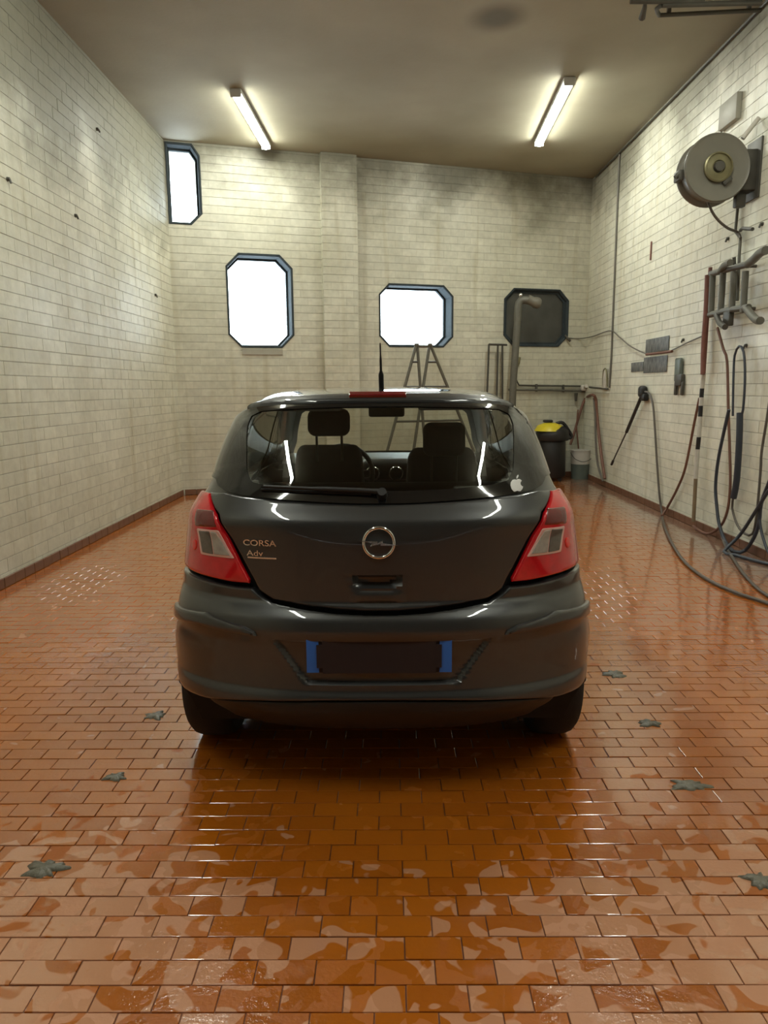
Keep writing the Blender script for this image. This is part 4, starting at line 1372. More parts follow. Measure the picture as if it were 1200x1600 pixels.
# --- wheels
def wheel(x, c, s):
    root_c = car((x, c, WR))
    bm = bmesh.new()
    hwid = 0.092
    prof = [(0.205, -hwid + 0.02), (0.24, -hwid + 0.004), (0.275, -hwid), (0.295, -hwid + 0.018), (0.303, -hwid + 0.04), (0.305, 0), (0.303, hwid - 0.04), (0.295, hwid - 0.018), (0.275, hwid), (0.24, hwid - 0.004), (0.205, hwid - 0.02)]
    add_lathe(bm, prof, root_c, (s, 0, 0), 40)
    wo = bmobj('wheel', bm, M['rubber'], CAR, 30)
    bm = bmesh.new()
    add_lathe(bm, [(0.0, 0.045), (0.05, 0.05), (0.06, 0.03), (0.19, 0.05), (0.208, 0.075), (0.208, -0.07), (0.0, -0.07)], root_c, (s, 0, 0), 40)
    for k in range(5):
        t = k * 2 * math.pi / 5
        add_box(bm, root_c + Vector((s * 0.055, math.cos(t) * 0.12, math.sin(t) * 0.12)), (0.02, 0.15, 0.05), Matrix.Rotation(t, 3, 'X'), 0.006)
    bmobj('rim', bm, M['alloy'], wo, 35)


for c in (AX_R, AX_F):
    for s in (1, -1): wheel(s * 0.712, c, s)
bm = bmesh.new(); add_tube(bm, [car((-0.47, 0.16, 0.285)), car((-0.47, 0.45, 0.285))], 0.018, 14, smooth=False)
bmobj('exhaust', bm, M['blackplastic'], CAR, 50)

# --- cabin
bm = bmesh.new()
add_box(bm, car((0, 1.75, 0.42)), (1.30, 2.6, 0.06))
bmobj('cabin_floor', bm, M['undershell'], CAR)
bm = bmesh.new(); add_box(bm, car((0, 0.95, 0.72)), (1.22, 0.16, 0.66), Matrix.Rotation(-0.25, 3, 'X'), 0.05, 3)
add_box(bm, car((0, 1.25, 0.52)), (1.22, 0.5, 0.18), bevel=0.05, seg=3)
bmobj('rear_bench', bm, M['seat'], CAR, 40)
box_obj('parcel_shelf', car((0, 0.52, 1.02)), (1.14, 0.52, 0.025), M['blackplastic'], CAR, bevel=0.008)


def seat(x, top, dz):
    bm = bmesh.new()
    add_box(bm, car((x, 1.74, 0.85)), (0.47, 0.13, top - 0.56), Matrix.Rotation(-0.22, 3, 'X'), 0.055, 4)
    for v in bm.verts:      # shoulders narrow towards the top
        q = v.co - car((x, 1.74, 0.85)); k = 1 - 0.22 * sstep(q.z, 0.05, 0.32); v.co.x = CX + x + q.x * k
    add_box(bm, car((x, 2.02, 0.56)), (0.48, 0.52, 0.16), bevel=0.05, seg=3)
    so = bmobj('front_seat', bm, M['seat'], CAR, 45)
    return so


def headrest(pxc, z0, z1, wd, par):
    yl_ = 1.66; xc = ony(pxc, 670, CY + yl_).x
    bm = bmesh.new(); add_box(bm, (xc, CY + yl_, (z0 + z1) / 2), (wd, 0.10, z1 - z0), Matrix.Rotation(-0.12, 3, 'X'), 0.045, 4)
    hr = bmobj('headrest', bm, M['seat'], par, 45)
    bm = bmesh.new()
    bm.free()
    for s in (-1, 1): tube_obj('headrest_post', [(xc + s * 0.07, CY + yl_, z0 + 0.03), (xc + s * 0.07, CY + yl_ + 0.01, z0 - 0.14)], 0.007, M['darksteel'], hr, smooth=False)


s1 = seat(-0.315, 1.20, 0); headrest(514, 1.222, 1.375, 0.235, s1)
s2 = seat(0.335, 1.16, 0); headrest(694, 1.105, 1.295, 0.235, s2)
# dashboard with centre vents, steering wheel, mirror
prof = [(2.30, 0.55), (2.26, 0.92), (2.34, 1.0), (2.62, 1.045), (2.86, 1.02), (2.9, 0.6)]
bm = bmesh.new(); A_ = [bm.verts.new(car((-0.66, y_, z_))) for y_, z_ in prof]; B_ = [bm.verts.new(car((0.66, y_, z_))) for y_, z_ in prof]
for i in range(len(prof)):
    j = (i + 1) % len(prof); bm.faces.new((A_[i], A_[j], B_[j], B_[i]))
bm.faces.new(A_[::-1]); bm.faces.new(B_)
dash = bmobj('dashboard', bm, M['dash'], CAR, 30)
bm = bmesh.new(); add_box(bm, car((0.02, 2.30, 0.965)), (0.34, 0.16, 0.14), bevel=0.055, seg=4); con = bmobj('centre_console', bm, M['blackplastic'], dash, 45)
for dx in (-0.055, 0.095):
    bm = bmesh.new()
    pts = [car((dx - 0.02 + math.cos(t * math.pi / 10) * 0.042, 2.215, 0.945 + math.sin(t * math.pi / 10) * 0.042)) for t in range(21)]
    add_tube(bm, pts, 0.005, 6, smooth=False)
    v_ = bmobj('air_vent', bm, M['chrome'], dash, 50)
sc_ = Vector((ony(535, 700, CY + 2.1).x, CY + 2.12, 0.955))
bm = bmesh.new()
rt = Matrix.Rotation(math.radians(-22), 3, 'X')
pts = [sc_ + rt @ Vector((math.cos(t * math.pi / 20) * 0.185, 0, math.sin(t * math.pi / 20) * 0.185)) for t in range(41)]
add_tube(bm, pts, 0.016, 10, smooth=False)
add_box(bm, sc_, (0.34, 0.03, 0.05), rt, 0.012); add_box(bm, sc_ + rt @ Vector((0, 0, -0.08)), (0.05, 0.03, 0.17), rt, 0.012)
bmobj('steering_wheel', bm, M['blackplastic'], CAR, 50)
mc = ony(604, 642, CY + 2.18)
bm = bmesh.new(); add_box(bm, mc, (0.225, 0.035, 0.075), bevel=0.016, seg=3); add_cyl(bm, mc + Vector((0, 0.01, 0.02)), mc + Vector((0, 0.09, 0.09)), 0.01, n=8)
bmobj('rear_view_mirror', bm, M['blackplastic'], CAR, 45)
bm = bmesh.new()
gz = [(0.50, 1.405), (0.9, 1.425), (1.4, 1.425), (1.9, 1.41), (2.2, 1.375)]
A_ = [bm.verts.new(car((-0.50, y_, z_))) for y_, z_ in gz]; B_ = [bm.verts.new(car((0.50, y_, z_))) for y_, z_ in gz]
for i in range(len(gz) - 1): bm.faces.new((A_[i], A_[i + 1], B_[i + 1], B_[i]))
bmobj('headlining', bm, M['lining'], CAR)

# ------------------------------------------------------------------ right wall: hose reel
def wx(off=0.0): return XR - 0.005 - off


rc = ony(1121, 262, 6.72); RR = 0.288
reel = empty('hose_reel', (rc.x, rc.y + 0.1, rc.z)); tag(reel, 'big round grey hose reel drum bracketed high on the right wall', 'hose reel')
bm = bmesh.new()
add_lathe(bm, [(0.0, 0.0), (0.06, 0.0), (0.10, -0.006), (RR - 0.03, -0.006), (RR - 0.012, -0.016), (RR, 0.0), (RR, 0.012), (RR - 0.02, 0.03), (RR - 0.035, 0.05), (RR - 0.035, 0.15),
               (RR - 0.01, 0.165), (RR, 0.18), (RR, 0.192), (0.10, 0.195), (0.0, 0.195)], rc, (0, 1, 0), 56)
bmobj('drum', bm, M['drum'], reel, 35)
bm = bmesh.new(); add_lathe(bm, [(0.125, -0.005), (0.125, -0.03), (0.112, -0.036), (0.108, -0.022), (0.095, -0.022), (0.07, -0.034), (0.055, -0.034), (0.05, -0.02), (0.0, -0.02)], rc, (0, 1, 0), 40)
hub = bmobj('hub', bm, M['brass'], reel, 30)
bm = bmesh.new(); add_lathe(bm, [(0.045, -0.018), (0.042, -0.055), (0.0, -0.058)], rc + Vector((0, 0, 0)), (0, 1, 0), 20); bmobj('axle', bm, M['darksteel'], hub, 30)
box_obj('catch', rc + Vector((0.085, -0.02, -0.115)), (0.085, 0.03, 0.035), M['darksteel'], reel, Matrix.Rotation(-0.7, 3, 'Y'), 0.006)
box_obj('bracket', ((rc.x + RR + XR) / 2 - 0.06, rc.y + 0.10, rc.z - 0.01), (XR - rc.x - RR + 0.10, 0.16, 0.34), M['darksteel'], reel, bevel=0.012)
box_obj('wall_plate', (XR - 0.014, rc.y + 0.10, rc.z), (0.018, 0.26, 0.5), M['darksteel'], reel, bevel=0.004)
box_obj('swivel', (rc.x + RR - 0.03, rc.y + 0.10, rc.z - 0.25), (0.09, 0.07, 0.12), M['darksteel'], reel, bevel=0.012)
g0 = Vector((rc.x - RR - 0.01, rc.y + 0.09, rc.z - 0.045))
bm = bmesh.new(); add_box(bm, g0, (0.05, 0.12, 0.09), bevel=0.012); add_cyl(bm, g0 + Vector((-0.02, -0.04, 0.01)), g0 + Vector((-0.045, -0.04, -0.02)), 0.02, n=10); bmobj('hose_guide', bm, M['darksteel'], reel, 40)
bm = bmesh.new(); add_cyl(bm, (XR - 0.14, rc.y + 0.08, rc.z + 0.26), (XR - 0.02, rc.y + 0.06, rc.z + 0.42), 0.02, n=10); bmobj('lever', bm, M['whitepaint'], reel, 40)

rl = [ony(1106, 314, rc.y + 0.1), ony(1112, 330, rc.y + 0.1), ony(1123, 345, rc.y + 0.12), ony(1138, 357, rc.y + 0.15), rightp(1153, 363, 0.05), rightp(1157, 372, 0.05)]
rh = tube_obj('reel_hose', rl, 0.012, M['hosegrey']); tag(rh, 'short grey hose looping from the reel down to the wall pipe', 'hose')
sup = empty('supply_pipe', rightp(1152, 400, 0.03)); tag(sup, 'thin grey water pipe running down the wall below the hose reel', 'pipe')
tube_obj('pipe', [rightp(1155, 300, 0.035), rightp(1149, 362, 0.035), rightp(1157, 372, 0.035), rightp(1155, 400, 0.035), rightp(1152, 470, 0.035)], 0.014, M['steel'], sup, smooth=False)
tube_obj('tap', [rightp(1157, 360, 0.03), rightp(1160, 357, 0.07), rightp(1176, 358, 0.07)], 0.016, M['darksteel'], sup, smooth=False)
for k, (q0, q1, q2) in enumerate((((1133, 166), (1161, 148), (1133, 204)),)):
    A_, B_, C_ = rightp(*q0, 0.0), rightp(*q1, 0.0), rightp(*q2, 0.0)
    pn_ = box_obj('wall_box', (XR - 0.03, (A_.y + B_.y) / 2, (A_.z + C_.z) / 2), (0.05, abs(A_.y - B_.y), abs(A_.z - C_.z)), M['whitewall'], bevel=0.006)
    tag(pn_, 'flat grey white junction box on the wall above the hose reel', 'box')
    t_ = tube_obj('box_conduit', [(XR - 0.02, A_.y - 0.0, C_.z), (XR - 0.02, A_.y, rc.z + RR * 0.8)], 0.008, M['cable'], pn_, smooth=False)

# conduit and cables
con_ = tube_obj('conduit', [rightp(968, 240, 0.02), rightp(955, 560, 0.02), rightp(952, 606, 0.02)], 0.014, M['cable'], smooth=False)
tag(con_, 'thin grey conduit rising up the right wall beside the back corner', 'conduit')
cb = tube_obj('hanging_cable', [onback(886, 528), onback(905, 529), rightp(925, 526, 0.03), rightp(953, 517, 0.03), rightp(968, 527, 0.03), rightp(985, 541, 0.03), rightp(1005, 551, 0.03), rightp(1020, 553, 0.03), rightp(1045, 549, 0.03),
                                rightp(1075, 535, 0.03), rightp(1100, 524, 0.03)], 0.008, M['cable'])
tag(cb, 'slack grey cable drooping from the dark window along the right wall', 'cable')
ec = tube_obj('ceiling_cable', [(XR - 0.03, 11.9, H - 0.05), (XR - 0.03, 9, H - 0.055), (XR - 0.03, 6.2, H - 0.05)], 0.012, M['darksteel'], smooth=False)
tag(ec, 'dark conduit along the top edge of the right wall', 'conduit')

# ceiling pipes in the near right corner
cp = empty('ceiling_pipe', (2.9, 6.7, H)); tag(cp, 'dark pipes with a valve fixed under the ceiling in the near right corner', 'pipe')
P1 = onz(1030, 24, H - 0.12); P2_ = onz(1180, 16, H - 0.12); P3 = onz(1035, 8, H - 0.12); P4 = onz(1190, 4, H - 0.12)
tube_obj('pipe', [P1, P2_ + Vector((0.05, 0, 0))], 0.018, M['darksteel'], cp, smooth=False)
tube_obj('pipe', [P3, P4], 0.022, M['darksteel'], cp, smooth=False)
tube_obj('pipe', [P1, onz(1026, 14, H - 0.12), P3], 0.018, M['darksteel'], cp)
tube_obj('pipe', [onz(985, 2, H - 0.1), onz(1100, 2, H - 0.1)], 0.022, M['darksteel'], cp, smooth=False)
tube_obj('valve', [onz(1008, 4, H - 0.1), onz(1007, 12, H - 0.13), onz(1003, 28, H - 0.16)], [0.014, 0.02, 0.03], M['darksteel'], cp, smooth=False)
for q in ((1045, 22), (1170, 17)):
    p = onz(*q, H - 0.12); box_obj('pipe_clip', (p.x, p.y, H - 0.055), (0.03, 0.03, 0.11), M['darksteel'], cp)

# notices on the right wall
def notice(q0, q1, label, mat='notice', th=0.006, name='wall_notice'):
    a, b = rightp(*q0, 0.0), rightp(*q1, 0.0)
    o = box_obj(name, (0, 0, 0), (th, abs(a.y - b.y), abs(a.z - b.z)), M[mat], bevel=0.001)
    o.location = (XR - 0.008 - th / 2, (a.y + b.y) / 2, (a.z + b.z) / 2)
    return tag(o, label, 'sign')


notice((1011, 531), (1046, 547), 'worn grey notice on the right wall, uppermost of three below the cable')
notice((1008, 559), (1043, 581), 'worn dark notice on the right wall, lower of the pair beside the slack cable')
notice((988, 567), (1006, 580), 'small smudged notice left of the lower dark notice')
cl_ = tube_obj('cable_joint', [rightp(1010, 554, 0.04), rightp(1050, 549, 0.04)], 0.016, M['hosebrown'], smooth=False); tag(cl_, 'brown taped joint on the slack cable between the notices', 'cable')
hg = empty('wall_bracket', rightp(1061, 590, 0)); tag(hg, 'grey green two pronged wall bracket right of the dark notices', 'bracket')
p = rightp(1060, 578, 0.03); box_obj('plate', p, (0.04, 0.17, 0.26), M['greenliquid'], hg, bevel=0.03, seg=3)
p = rightp(1062, 594, 0.03); box_obj('block', p, (0.05, 0.18, 0.13), M['darksteel'], hg, bevel=0.015)
for q in (1056, 1066):
    p = rightp(q, 607, 0.03); box_obj('prong', p, (0.03, 0.05, 0.15), M['darksteel'], hg, bevel=0.01)
rm = box_obj('red_hook', rightp(1017, 392, 0.012), (0.014, 0.03, 0.22), M['hosered'], bevel=0.004); tag(rm, 'thin faded red strip alone on the upper right wall', 'strip')

# spray lance with its holder and hose
ho = empty('lance_holder', rightp(1004, 614, 0)); tag(ho, 'dark holder on the right wall gripping the spray lance', 'holder')
bm = bmesh.new(); p = rightp(1004, 612, 0.05); add_box(bm, p, (0.09, 0.15, 0.15), bevel=0.04, seg=3); bmobj('cup', bm, M['blackplastic'], ho, 45)
p = rightp(1007, 621, 0.05); box_obj('clamp', p, (0.07, 0.13, 0.09), M['blackplastic'], ho, bevel=0.02)
la = empty('spray_lance', rightp(980, 673, 0.06)); tag(la, 'slanting black spray lance with thin nozzle hanging from the wall holder', 'lance')
tube_obj('grip', [rightp(1002, 620, 0.07), rightp(979, 675, 0.06)], 0.022, M['blackplastic'], la, smooth=False)
tube_obj('rod', [rightp(979, 675, 0.06), rightp(957, 722, 0.05)], 0.010, M['darksteel'], la, smooth=False)
tube_obj('nozzle', [rightp(958, 720, 0.05), rightp(955.5, 726, 0.05)], 0.018, M['blackplastic'], la, smooth=False)


def hose(pts, r, mat, label, off=0.04, name='hose', step=0.05):
    o = tube_obj(name, [rightp(q[0], q[1], q[2] if len(q) > 2 else off, r + 0.002) for q in pts], r, M[mat], step=step)
    return tag(o, label, 'hose', 'hoses along the right wall')


hose([(1008, 612, .06), (1015, 615), (1020, 632), (1023, 665), (1026, 715), (1030, 770), (1034, 800), (1037, 818), (1048, 845), (1070, 878), (1105, 905), (1150, 926), (1200, 943), (1270, 972)], 0.013, 'hosegrey',
     'long grey hose falling from the lance holder and sweeping over the floor to the right')
hose([(1093, 622), (1085, 660), (1071, 730), (1058, 764), (1042, 794), (1034, 806)], 0.014, 'hosebrown', 'brown hose curving from the banded pole down to the skirting', 0.05)
hose([(1121, 512), (1130, 545), (1136, 565), (1138, 640), (1140, 700), (1141, 758), (1136, 800), (1124, 824), (1104, 834), (1083, 822)], 0.013, 'hosebrown', 'pinkish brown hose hanging straight from the rack and ending on the floor', 0.07)
hose([(1145, 650), (1146, 590), (1148, 555), (1155, 541), (1162, 550), (1164, 590), (1161, 640), (1157, 652)], 0.011, 'hosedark', 'narrow upright loop of thin dark hose below the wall rack', 0.06)
hose([(1139, 640), (1131, 675), (1122, 720), (1118, 760), (1120, 792), (1124, 820), (1134, 847), (1148, 862), (1164, 860), (1178, 840), (1186, 816), (1189, 788), (1200, 758), (1215, 720)], 0.016, 'hosedark', 'dark blue hose bowing down the wall into a wide loop on the floor', 0.09)
hose([(1156, 645), (1155, 690), (1151, 750), (1146, 778)], 0.030, 'hosedark', 'thick dark blue hose bundle hanging beside the brown hose', 0.07)
hose([(1146, 776), (1144, 794), (1152, 820), (1164, 834), (1176, 834), (1182, 806), (1188, 740), (1190, 706), (1198, 656), (1206, 600)], 0.011, 'hosegrey', 'thin grey hose forming a tall U at the right edge of the wall', 0.05)
hose([(1215, 750, .1), (1200, 768, .1), (1180, 800, .12), (1156, 836, .12), (1131, 862), (1148, 867), (1180, 876), (1200, 881), (1230, 890)], 0.015, 'hosedark', 'dark hose doubling back in a sharp point on the floor', 0.1)
hose([(1124, 825), (1133, 852), (1146, 873), (1160, 894), (1180, 916), (1200, 931), (1240, 955)], 0.012, 'hosegrey', 'grey hose running over the floor towards the camera on the far right', 0.06)
hose([(1186, 790), (1188, 822), (1194, 846), (1203, 868), (1220, 890)], 0.012, 'hosedark', 'short dark hose dropping to the floor at the right edge', 0.09)
hose([(1105, 430), (1103, 480), (1099, 540), (1098, 585)], 0.024, 'hosered', 'faded red hose strapped along the top of the banded pole', 0.09)

# banded pole
po = empty('banded_pole', rightp(1084, 814, 0.05)); tag(po, 'tall pole with black and white bands leaning on the right wall', 'pole')
pt = [(1110, 418), (1099.5, 583), (1097, 607), (1096, 621), (1095, 634), (1094, 651), (1092, 683), (1090, 702), (1087, 748), (1083.5, 815)]
mt = ['hosered', 'whitepaint', 'blackplastic', 'whitepaint', 'blackplastic', 'whitepaint', 'blackplastic', 'whitepaint', 'wood']
nm_ = ['upper_pole', 'pole', 'band', 'pole', 'band', 'pole', 'band', 'pole', 'handle']
for i in range(9):
    offs = lambda k: 0.04 + 0.05 * (pt[k][1] - 418) / 400
    tube_obj(nm_[i], [rightp(*pt[i], offs(i), 0.0), rightp(*pt[i + 1], offs(i + 1), 0.0)], 0.022 if mt[i] in ('blackplastic', 'whitepaint') else 0.019, M[mt[i]], po, smooth=False, n=12)

# rack for mats on the right wall
rk = empty('mat_rack', rightp(1140, 455, 0)); tag(rk, 'grey metal wall rack of upright bars with curved arms', 'rack')
tube_obj('rail', [rightp(1111, 428, 0.10), rightp(1140, 420, 0.10), rightp(1172, 412, 0.10)], 0.029, M['steel'], rk, smooth=False, n=12)
tube_obj('rail', [rightp(1109, 492, 0.10), rightp(1140, 484, 0.10), rightp(1170, 480, 0.10)], 0.029, M['steel'], rk, smooth=False, n=12)
for xt, xb in ((1114, 1111), (1130, 1126), (1147, 1143), (1165, 1161)):
    tube_obj('bar', [rightp(xt, 424, 0.10), rightp(xb, 488, 0.10)], 0.029, M['steel'], rk, smooth=False, n=12)
tube_obj('arm', [rightp(1168, 413, 0.10), rightp(1178, 405, 0.14), rightp(1188, 395, 0.2), rightp(1197, 391, 0.24)], 0.035, M['steel'], rk, n=12)
tube_obj('arm', [rightp(1124, 425, 0.10), rightp(1132, 414, 0.18), rightp(1141, 410, 0.24)], 0.028, M['steel'], rk, n=12)
tube_obj('arm', [rightp(1166, 482, 0.10), rightp(1174, 492, 0.16), rightp(1182, 500, 0.2), rightp(1188, 501, 0.24)], 0.032, M['steel'], rk, n=12)
tube_obj('arm', [rightp(1119, 490, 0.10), rightp(1124, 504, 0.16), rightp(1133, 511, 0.22)], 0.026, M['darksteel'], rk, n=12)
box_obj('clamp', rightp(1138, 496, 0.10), (0.05, 0.13, 0.16), M['darksteel'], rk, bevel=0.01)
tube_obj('peg', [rightp(1148, 418, 0.1), rightp(1147, 402, 0.12)], 0.016, M['darksteel'], rk, smooth=False)
for y_, z_ in ((1114, 426), (1165, 416), (1111, 490), (1163, 482)):
    a = rightp(y_, z_, 0.10); tube_obj('stand_off', [a, (XR - 0.004, a.y, a.z)], 0.014, M['darksteel'], rk, smooth=False)

# wall hooks: bolt heads left in the bricks
for q, side in (((151, 202), 'L'), ((117, 337), 'L'), ((242, 461), 'L'), ((11, 280), 'L'), ((1139, 373), 'R'), ((1167, 540), 'R'), ((1069, 531), 'R'), ((1192, 350), 'R')):
    p = onx(*q, XL + 0.002) if side == 'L' else onx(*q, XR - 0.002)
    sg = 1 if side == 'L' else -1
    bm = bmesh.new(); add_cyl(bm, p, p + Vector((sg * 0.022, 0, 0)), 0.018, 0.014, 8); add_cyl(bm, p + Vector((sg * 0.02, 0, 0)), p + Vector((sg * 0.03, 0, -0.03)), 0.009, n=6)
    o = bmobj('wall_hook', bm, M['darksteel'], None, 40)
    lab = {(151, 202): 'small rusty hook high on the left wall near the ceiling', (117, 337): 'small rusty hook at mid height of the left wall', (242, 461): 'small rusty hook on the left wall nearest the back corner',
           (11, 280): 'small rusty hook at the left edge of the picture', (1139, 373): 'small bolt on the right wall just below the reel hose', (1167, 540): 'small bolt above the thin dark hose loop',
           (1069, 531): 'small bolt above the two pronged wall bracket', (1192, 350): 'small bolt right of the hose reel pipe'}[q]
    tag(o, lab, 'hook', 'rusty hooks and bolts in the brick walls')

# ------------------------------------------------------------------ along the back wall
SB = lambda s, z, d: Vector((XL, YL, 0)) + BDIR * s + BNOR * d + Vector((0, 0, z))
ps = empty('shower_post', SB(5.1, 0, 0.35)); tag(ps, 'grey steel post with a bent spout in front of the dark window', 'post')
tube_obj('post', [SB(5.02, 0.0, 0.30), SB(5.06, 1.6, 0.30), SB(5.11, 2.55, 0.30)], 0.055, M['steel'], ps, smooth=False, n=14)
tube_obj('neck', [SB(5.11, 2.5, 0.30), SB(5.115, 2.70, 0.30), SB(5.15, 2.80, 0.32), SB(5.28, 2.80, 0.36)], 0.06, M['steel'], ps, n=14)
tube_obj('spout', [SB(5.24, 2.82, 0.35), SB(5.36, 2.77, 0.38), SB(5.44, 2.75, 0.40)], [0.07, 0.085, 0.06], M['drum'], ps, n=12)
bm = bmesh.new(); bmesh.ops.create_uvsphere(bm, u_segments=12, v_segments=8, radius=0.03, matrix=Matrix.Translation(SB(5.135, 2.88, 0.33))); bmobj('knob', bm, M['chrome'], ps, 60)
box_obj('foot', SB(5.02, 0.012, 0.30), (0.24, 0.24, 0.02), M['steel'], ps)

rf = empty('rod_frame', SB(4.85, 0, 0.15)); tag(rf, 'thin dark upright rod frame left of the grey post', 'frame')
for a, b in (((764, 538), (759, 640)), ((778, 540), (776, 640)), ((764, 538), (792, 539)), ((785, 540), (788, 640))):
    A_, B_ = onback(*a, 0.12), onback(*b, 0.12)
    if b[1] > 600: B_ = Vector((B_.x, B_.y, 0.0)) if False else onback(b[0] - 3, 762, 0.12); B_.z = 0.0
    tube_obj('rod', [A_, B_], 0.016, M['darksteel'], rf, smooth=False)

pp_ = empty('water_pipe', SB(5.9, 1.5, 0)); tag(pp_, 'pair of thin pipes running along the back wall to the right corner', 'pipe')
tube_obj('pipe', [onback(806, 556, .04), onback(806, 592, .04), onback(811, 602, .04), onback(840, 602.5, .04), onback(914, 603.5, .04)], 0.013, M['darksteel'], pp_, smooth=False)
tube_obj('pipe', [onback(795, 609, .05), onback(850, 609.5, .05), onback(914, 611, .05)], 0.018, M['steel'], pp_, smooth=False)
tube_obj('pipe', [rightp(921, 605, .04), rightp(950, 608, .04)], 0.014, M['darksteel'], pp_, smooth=False)
for q in ((838, 606), (880, 607)): box_obj('pipe_clip', onback(*q, 0.03), (0.03, 0.05, 0.12), M['darksteel'], pp_)
vl = empty('water_valve', onback(912, 606, 0.05)); tag(vl, 'pale water valve in the back right corner above the hose', 'valve')
bm = bmesh.new(); p = onback(913, 606, 0.08); add_box(bm, p, (0.12, 0.1, 0.10), bevel=0.03, seg=3); add_cyl(bm, p, p + Vector((0, -0.12, 0.03)), 0.03, n=10); bmobj('body', bm, M['whitepaint'], vl, 40)
bm = bmesh.new(); p = onback(900, 619, 0.06); add_cyl(bm, p + Vector((0, 0, .05)), p - Vector((0, 0, .08)), 0.03, 0.02, 10); bmobj('tap', bm, M['darksteel'], vl, 40)
lk = empty('pipe_bracket', rightp(945, 590, 0)); tag(lk, 'small pale bracket on the right wall beside the conduit foot', 'bracket')
p = rightp(945, 592, 0.03); box_obj('plate', p, (0.04, 0.16, 0.30), M['whitepaint'], lk, bevel=0.012)
tube_obj('loop', [rightp(942, 605, .04), rightp(943, 580, .05), rightp(947, 578, .05), rightp(949, 604, .04)], 0.011, M['brass'], lk)
gk = tube_obj('window_stay', [onback(811, 558, .03), onback(809, 567, .03), onback(805, 578, .03)], [0.03, 0.035, 0.022], M['brass'], smooth=False); tag(gk, 'small stained metal stay below the dark window', 'stay')
wr_ = tube_obj('window_latch', [onback(883, 524, .02), onback(887, 529, .06), onback(891, 533, .06)], 0.02, M['darksteel'], smooth=False); tag(wr_, 'short dark arm at the lower right corner of the dark window', 'arm')

ch = tube_obj('hose', [onback(891, 695, .10), onback(897, 677, .10), onback(903, 656, .09), onback(911, 630, .08), onback(917, 621, .10), rightp(926, 617, .12), rightp(931, 624, .08), rightp(933, 650, .06), rightp(936, 682, .06), rightp(940, 714, .06), rightp(945, 748, .05)], 0.022, M['hosebrown'])
tag(ch, 'brown hose slung over the valve in the back right corner', 'hose')
ch2 = tube_obj('hose', [rightp(928, 622, .10), rightp(930, 650, .09), rightp(931, 690, .10), rightp(934, 725, .09), rightp(942, 752, .06)], 0.017, M['hosegrey']); tag(ch2, 'grey hose hanging close beside the brown one in the corner', 'hose')
ch3 = tube_obj('hose', [onback(903, 640, .12), onback(901, 668, .12), onback(903, 690, .13), onback(906, 720, .12)], 0.012, M['hosebrown']); tag(ch3, 'thin brown hose dropping behind the white bucket', 'hose')

# bucket
bo = onz(892, 745); bo = SB((bo - Vector((XL, YL, 0))).dot(BDIR), 0, 0.36)
bk = empty('bucket', bo); tag(bk, 'cloudy white plastic bucket, grey green below, by the back wall', 'bucket')
sc2 = (bo.y * math.cos(PITCH)) / F
br = 15.5 * sc2; bh = 46 * sc2
bm = bmesh.new(); add_lathe(bm, [(0, 0.0), (br * 0.86, 0.0), (br * 0.93, bh * 0.52)], bo, (0, 0, 1), 28); bmobj('lower_body', bm, M['greenliquid'], bk, 40)
bm = bmesh.new(); add_lathe(bm, [(br * 0.93, bh * 0.52), (br, bh * 0.97), (br * 1.05, bh * 0.97), (br * 1.05, bh), (br * 0.95, bh), (br * 0.88, bh * 0.55), (0, bh * 0.55)], bo, (0, 0, 1), 28); bmobj('upper_body', bm, M['whiteplastic'], bk, 40)
tube_obj('handle', [bo + Vector((-br, 0, bh * .9)), bo + Vector((-br * .8, -br * 1.0, bh * .72)), bo + Vector((0, -br * 1.2, bh * .62)), bo + Vector((br * .8, -br * 1.0, bh * .72)), bo + Vector((br, 0, bh * .9))], 0.006, M['steel'], bk)

# vacuum cleaner
vo = onz(849, 748); vo = SB((vo - Vector((XL, YL, 0))).dot(BDIR), 0, 0.40)
vc = empty('vacuum_cleaner', vo); tag(vc, 'black and yellow wet vacuum cleaner with a looped handle behind the car', 'vacuum cleaner')
k = (vo.y * math.cos(PITCH)) / F
bm = bmesh.new(); add_lathe(bm, [(0, 0.06), (20 * k, 0.06), (22 * k, 0.10), (21 * k, 62 * k), (19 * k, 66 * k), (0, 66 * k)], vo, (0, 0, 1), 28); bmobj('drum', bm, M['blackplastic'], vc, 40)
bm = bmesh.new(); add_lathe(bm, [(0, 64 * k), (25 * k, 64 * k), (27 * k, 68 * k), (25 * k, 80 * k), (18 * k, 86 * k), (0, 87 * k)], vo, (0, 0, 1), 28); bmobj('motor_head', bm, M['blackplastic'], vc, 40)
bm = bmesh.new(); add_lathe(bm, [(24 * k, 79 * k), (19 * k, 87 * k), (10 * k, 91 * k), (0, 92 * k)], vo + Vector((-5 * k, -0.02, 0)), (0, 0, 1), 28); bmobj('lid', bm, M['yellow'], vc, 40)
bm = bmesh.new(); add_box(bm, vo + Vector((-8 * k, -0.02, 94 * k)), (14 * k, 12 * k, 4 * k), bevel=1.5 * k); bmobj('switch', bm, M['blackplastic'], vc, 40)
tube_obj('handle', [vo + Vector((4 * k, -0.05, 90 * k)), vo + Vector((15 * k, -0.05, 91 * k)), vo + Vector((28 * k, -0.05, 73 * k)), vo + Vector((28 * k, -0.05, 68 * k)), vo + Vector((18 * k, -0.05, 67 * k))], 2.6 * k, M['blackplastic'], vc, step=0.02)
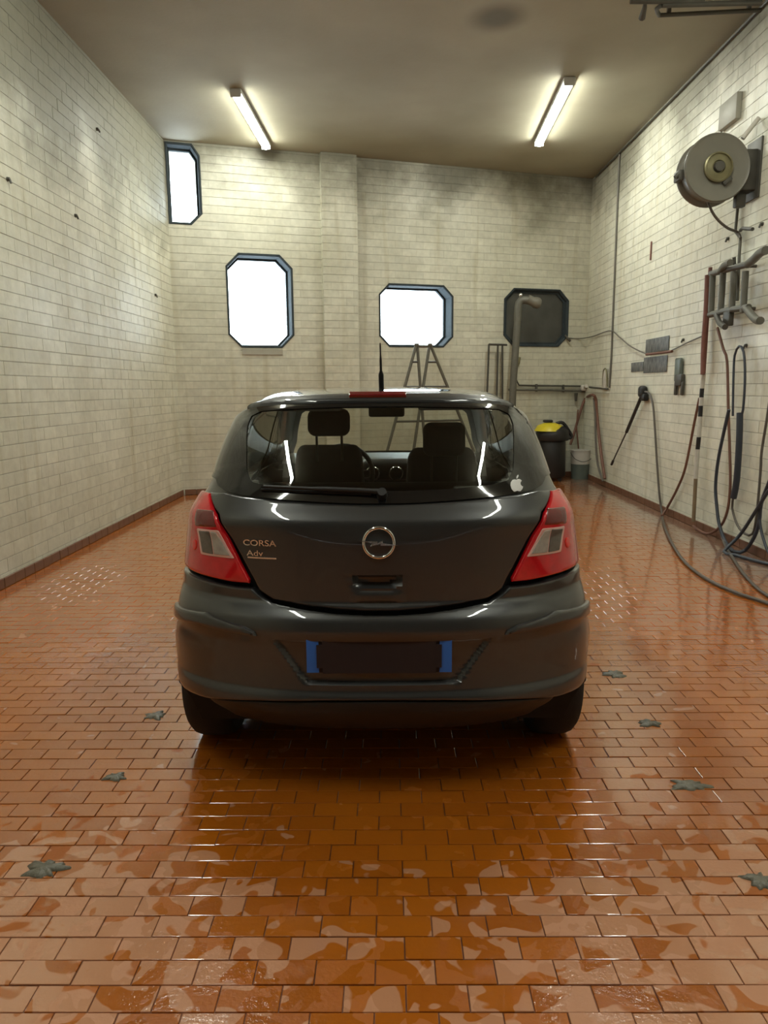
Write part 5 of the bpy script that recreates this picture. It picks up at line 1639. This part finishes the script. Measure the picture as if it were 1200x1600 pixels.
for i in range(4):
    t = i * math.pi / 2 + 0.6; c = vo + Vector((math.cos(t) * 18 * k, math.sin(t) * 18 * k, 0.035))
    bm = bmesh.new(); add_cyl(bm, c + Vector((0, -0.015, 0)), c + Vector((0, 0.015, 0)), 0.035, n=14); add_box(bm, c + Vector((0, 0, 0.04)), (0.03, 0.03, 0.05)); bmobj('caster', bm, M['blackplastic'], vc, 40)

# step ladder, two A-shaped frames seen end on
ld = empty('step_ladder', SB(3.72, 0, 0.6)); tag(ld, 'grey trestle ladder with two A shaped frames below the middle window', 'ladder')
D0 = 0.55
for tx, bl_, br_ in ((651, 632, 657), (672, 661, 700)):
    tl, tr_ = onback(tx - 1, 540, D0), onback(tx + 1, 540, D0)
    lo_l, lo_r = onback(bl_, 606, D0), onback(br_, 606, D0)
    ext_ = lambda a, b: a + (b - a) * ((a.z - 0.01) / (a.z - b.z))
    L0, R0 = ext_(tl, lo_l), ext_(tr_, lo_r)
    # keep the spread believable below what can be seen
    tube_obj('leg', [tl, L0], 0.022, M['steel'], ld, smooth=False)
    tube_obj('leg', [tr_, R0], 0.022, M['steel'], ld, smooth=False)
    for zz in (0.5, 1.0, 1.5, 1.86):
        f = (tl.z - zz) / tl.z; tube_obj('rung', [tl + (L0 - tl) * f, tr_ + (R0 - tr_) * f], 0.016, M['darksteel'], ld, smooth=False)
    box_obj('cap', (tl + tr_) / 2 + Vector((0, 0, 0.01)), (0.07, 0.06, 0.04), M['steel'], ld, bevel=0.008)
a_, b_ = onback(651, 541, D0), onback(672, 541, D0)
tube_obj('top_bar', [a_, b_], 0.018, M['steel'], ld, smooth=False)

# ------------------------------------------------------------------ grey lumps of mortar in the floor
spots = [((70, 1358), 0.075, 0.05, 'grey mortar patch in the floor tiles at the lower left edge'), ((180, 1215), 0.05, 0.035, 'grey mortar patch on the left, second from the camera'),
         ((243, 1119), 0.055, 0.05, 'grey mortar patch beside the left rear wheel'), ((1188, 1377), 0.055, 0.045, 'pale grey mortar patch at the right edge nearest the camera'),
         ((1077, 1228), 0.085, 0.045, 'long grey mortar patch on the right, second from the camera'), ((1014, 1131), 0.06, 0.04, 'faint grey mortar patch to the right of the right rear wheel'),
         ((960, 1054), 0.065, 0.06, 'faint grey mortar patch beyond the right rear wheel')]
for q, rx, ry, lab in spots:
    c = onz(*q); r = random.Random(q[0])
    bm = bmesh.new(); n = 44; rings = []
    for lv, (kr, hz) in enumerate(((1.0, -0.003), (0.93, 0.004), (0.7, 0.008), (0.35, 0.010))):
        ring = []
        for i in range(n):
            t = 2 * math.pi * i / n
            wob = 0.8 + 0.14 * math.sin(3 * t + q[0]) + 0.13 * math.sin(5 * t + q[1]) + 0.12 * math.sin(8 * t + q[0] * .3) + 0.08 * math.sin(12 * t)
            ring.append(bm.verts.new((c.x + math.cos(t) * rx * kr * wob, c.y + math.sin(t) * ry * kr * wob, hz + r.uniform(-.001, .0015))))
        rings.append(ring)
    for a, b in zip(rings, rings[1:]):
        for i in range(n): bm.faces.new((a[i], a[(i + 1) % n], b[(i + 1) % n], b[i]))
    bm.faces.new(rings[-1])
    o = bmobj('mortar_patch', bm, M['mortar'], None, 60); tag(o, lab, 'mortar patch', 'mortar patches in the floor')
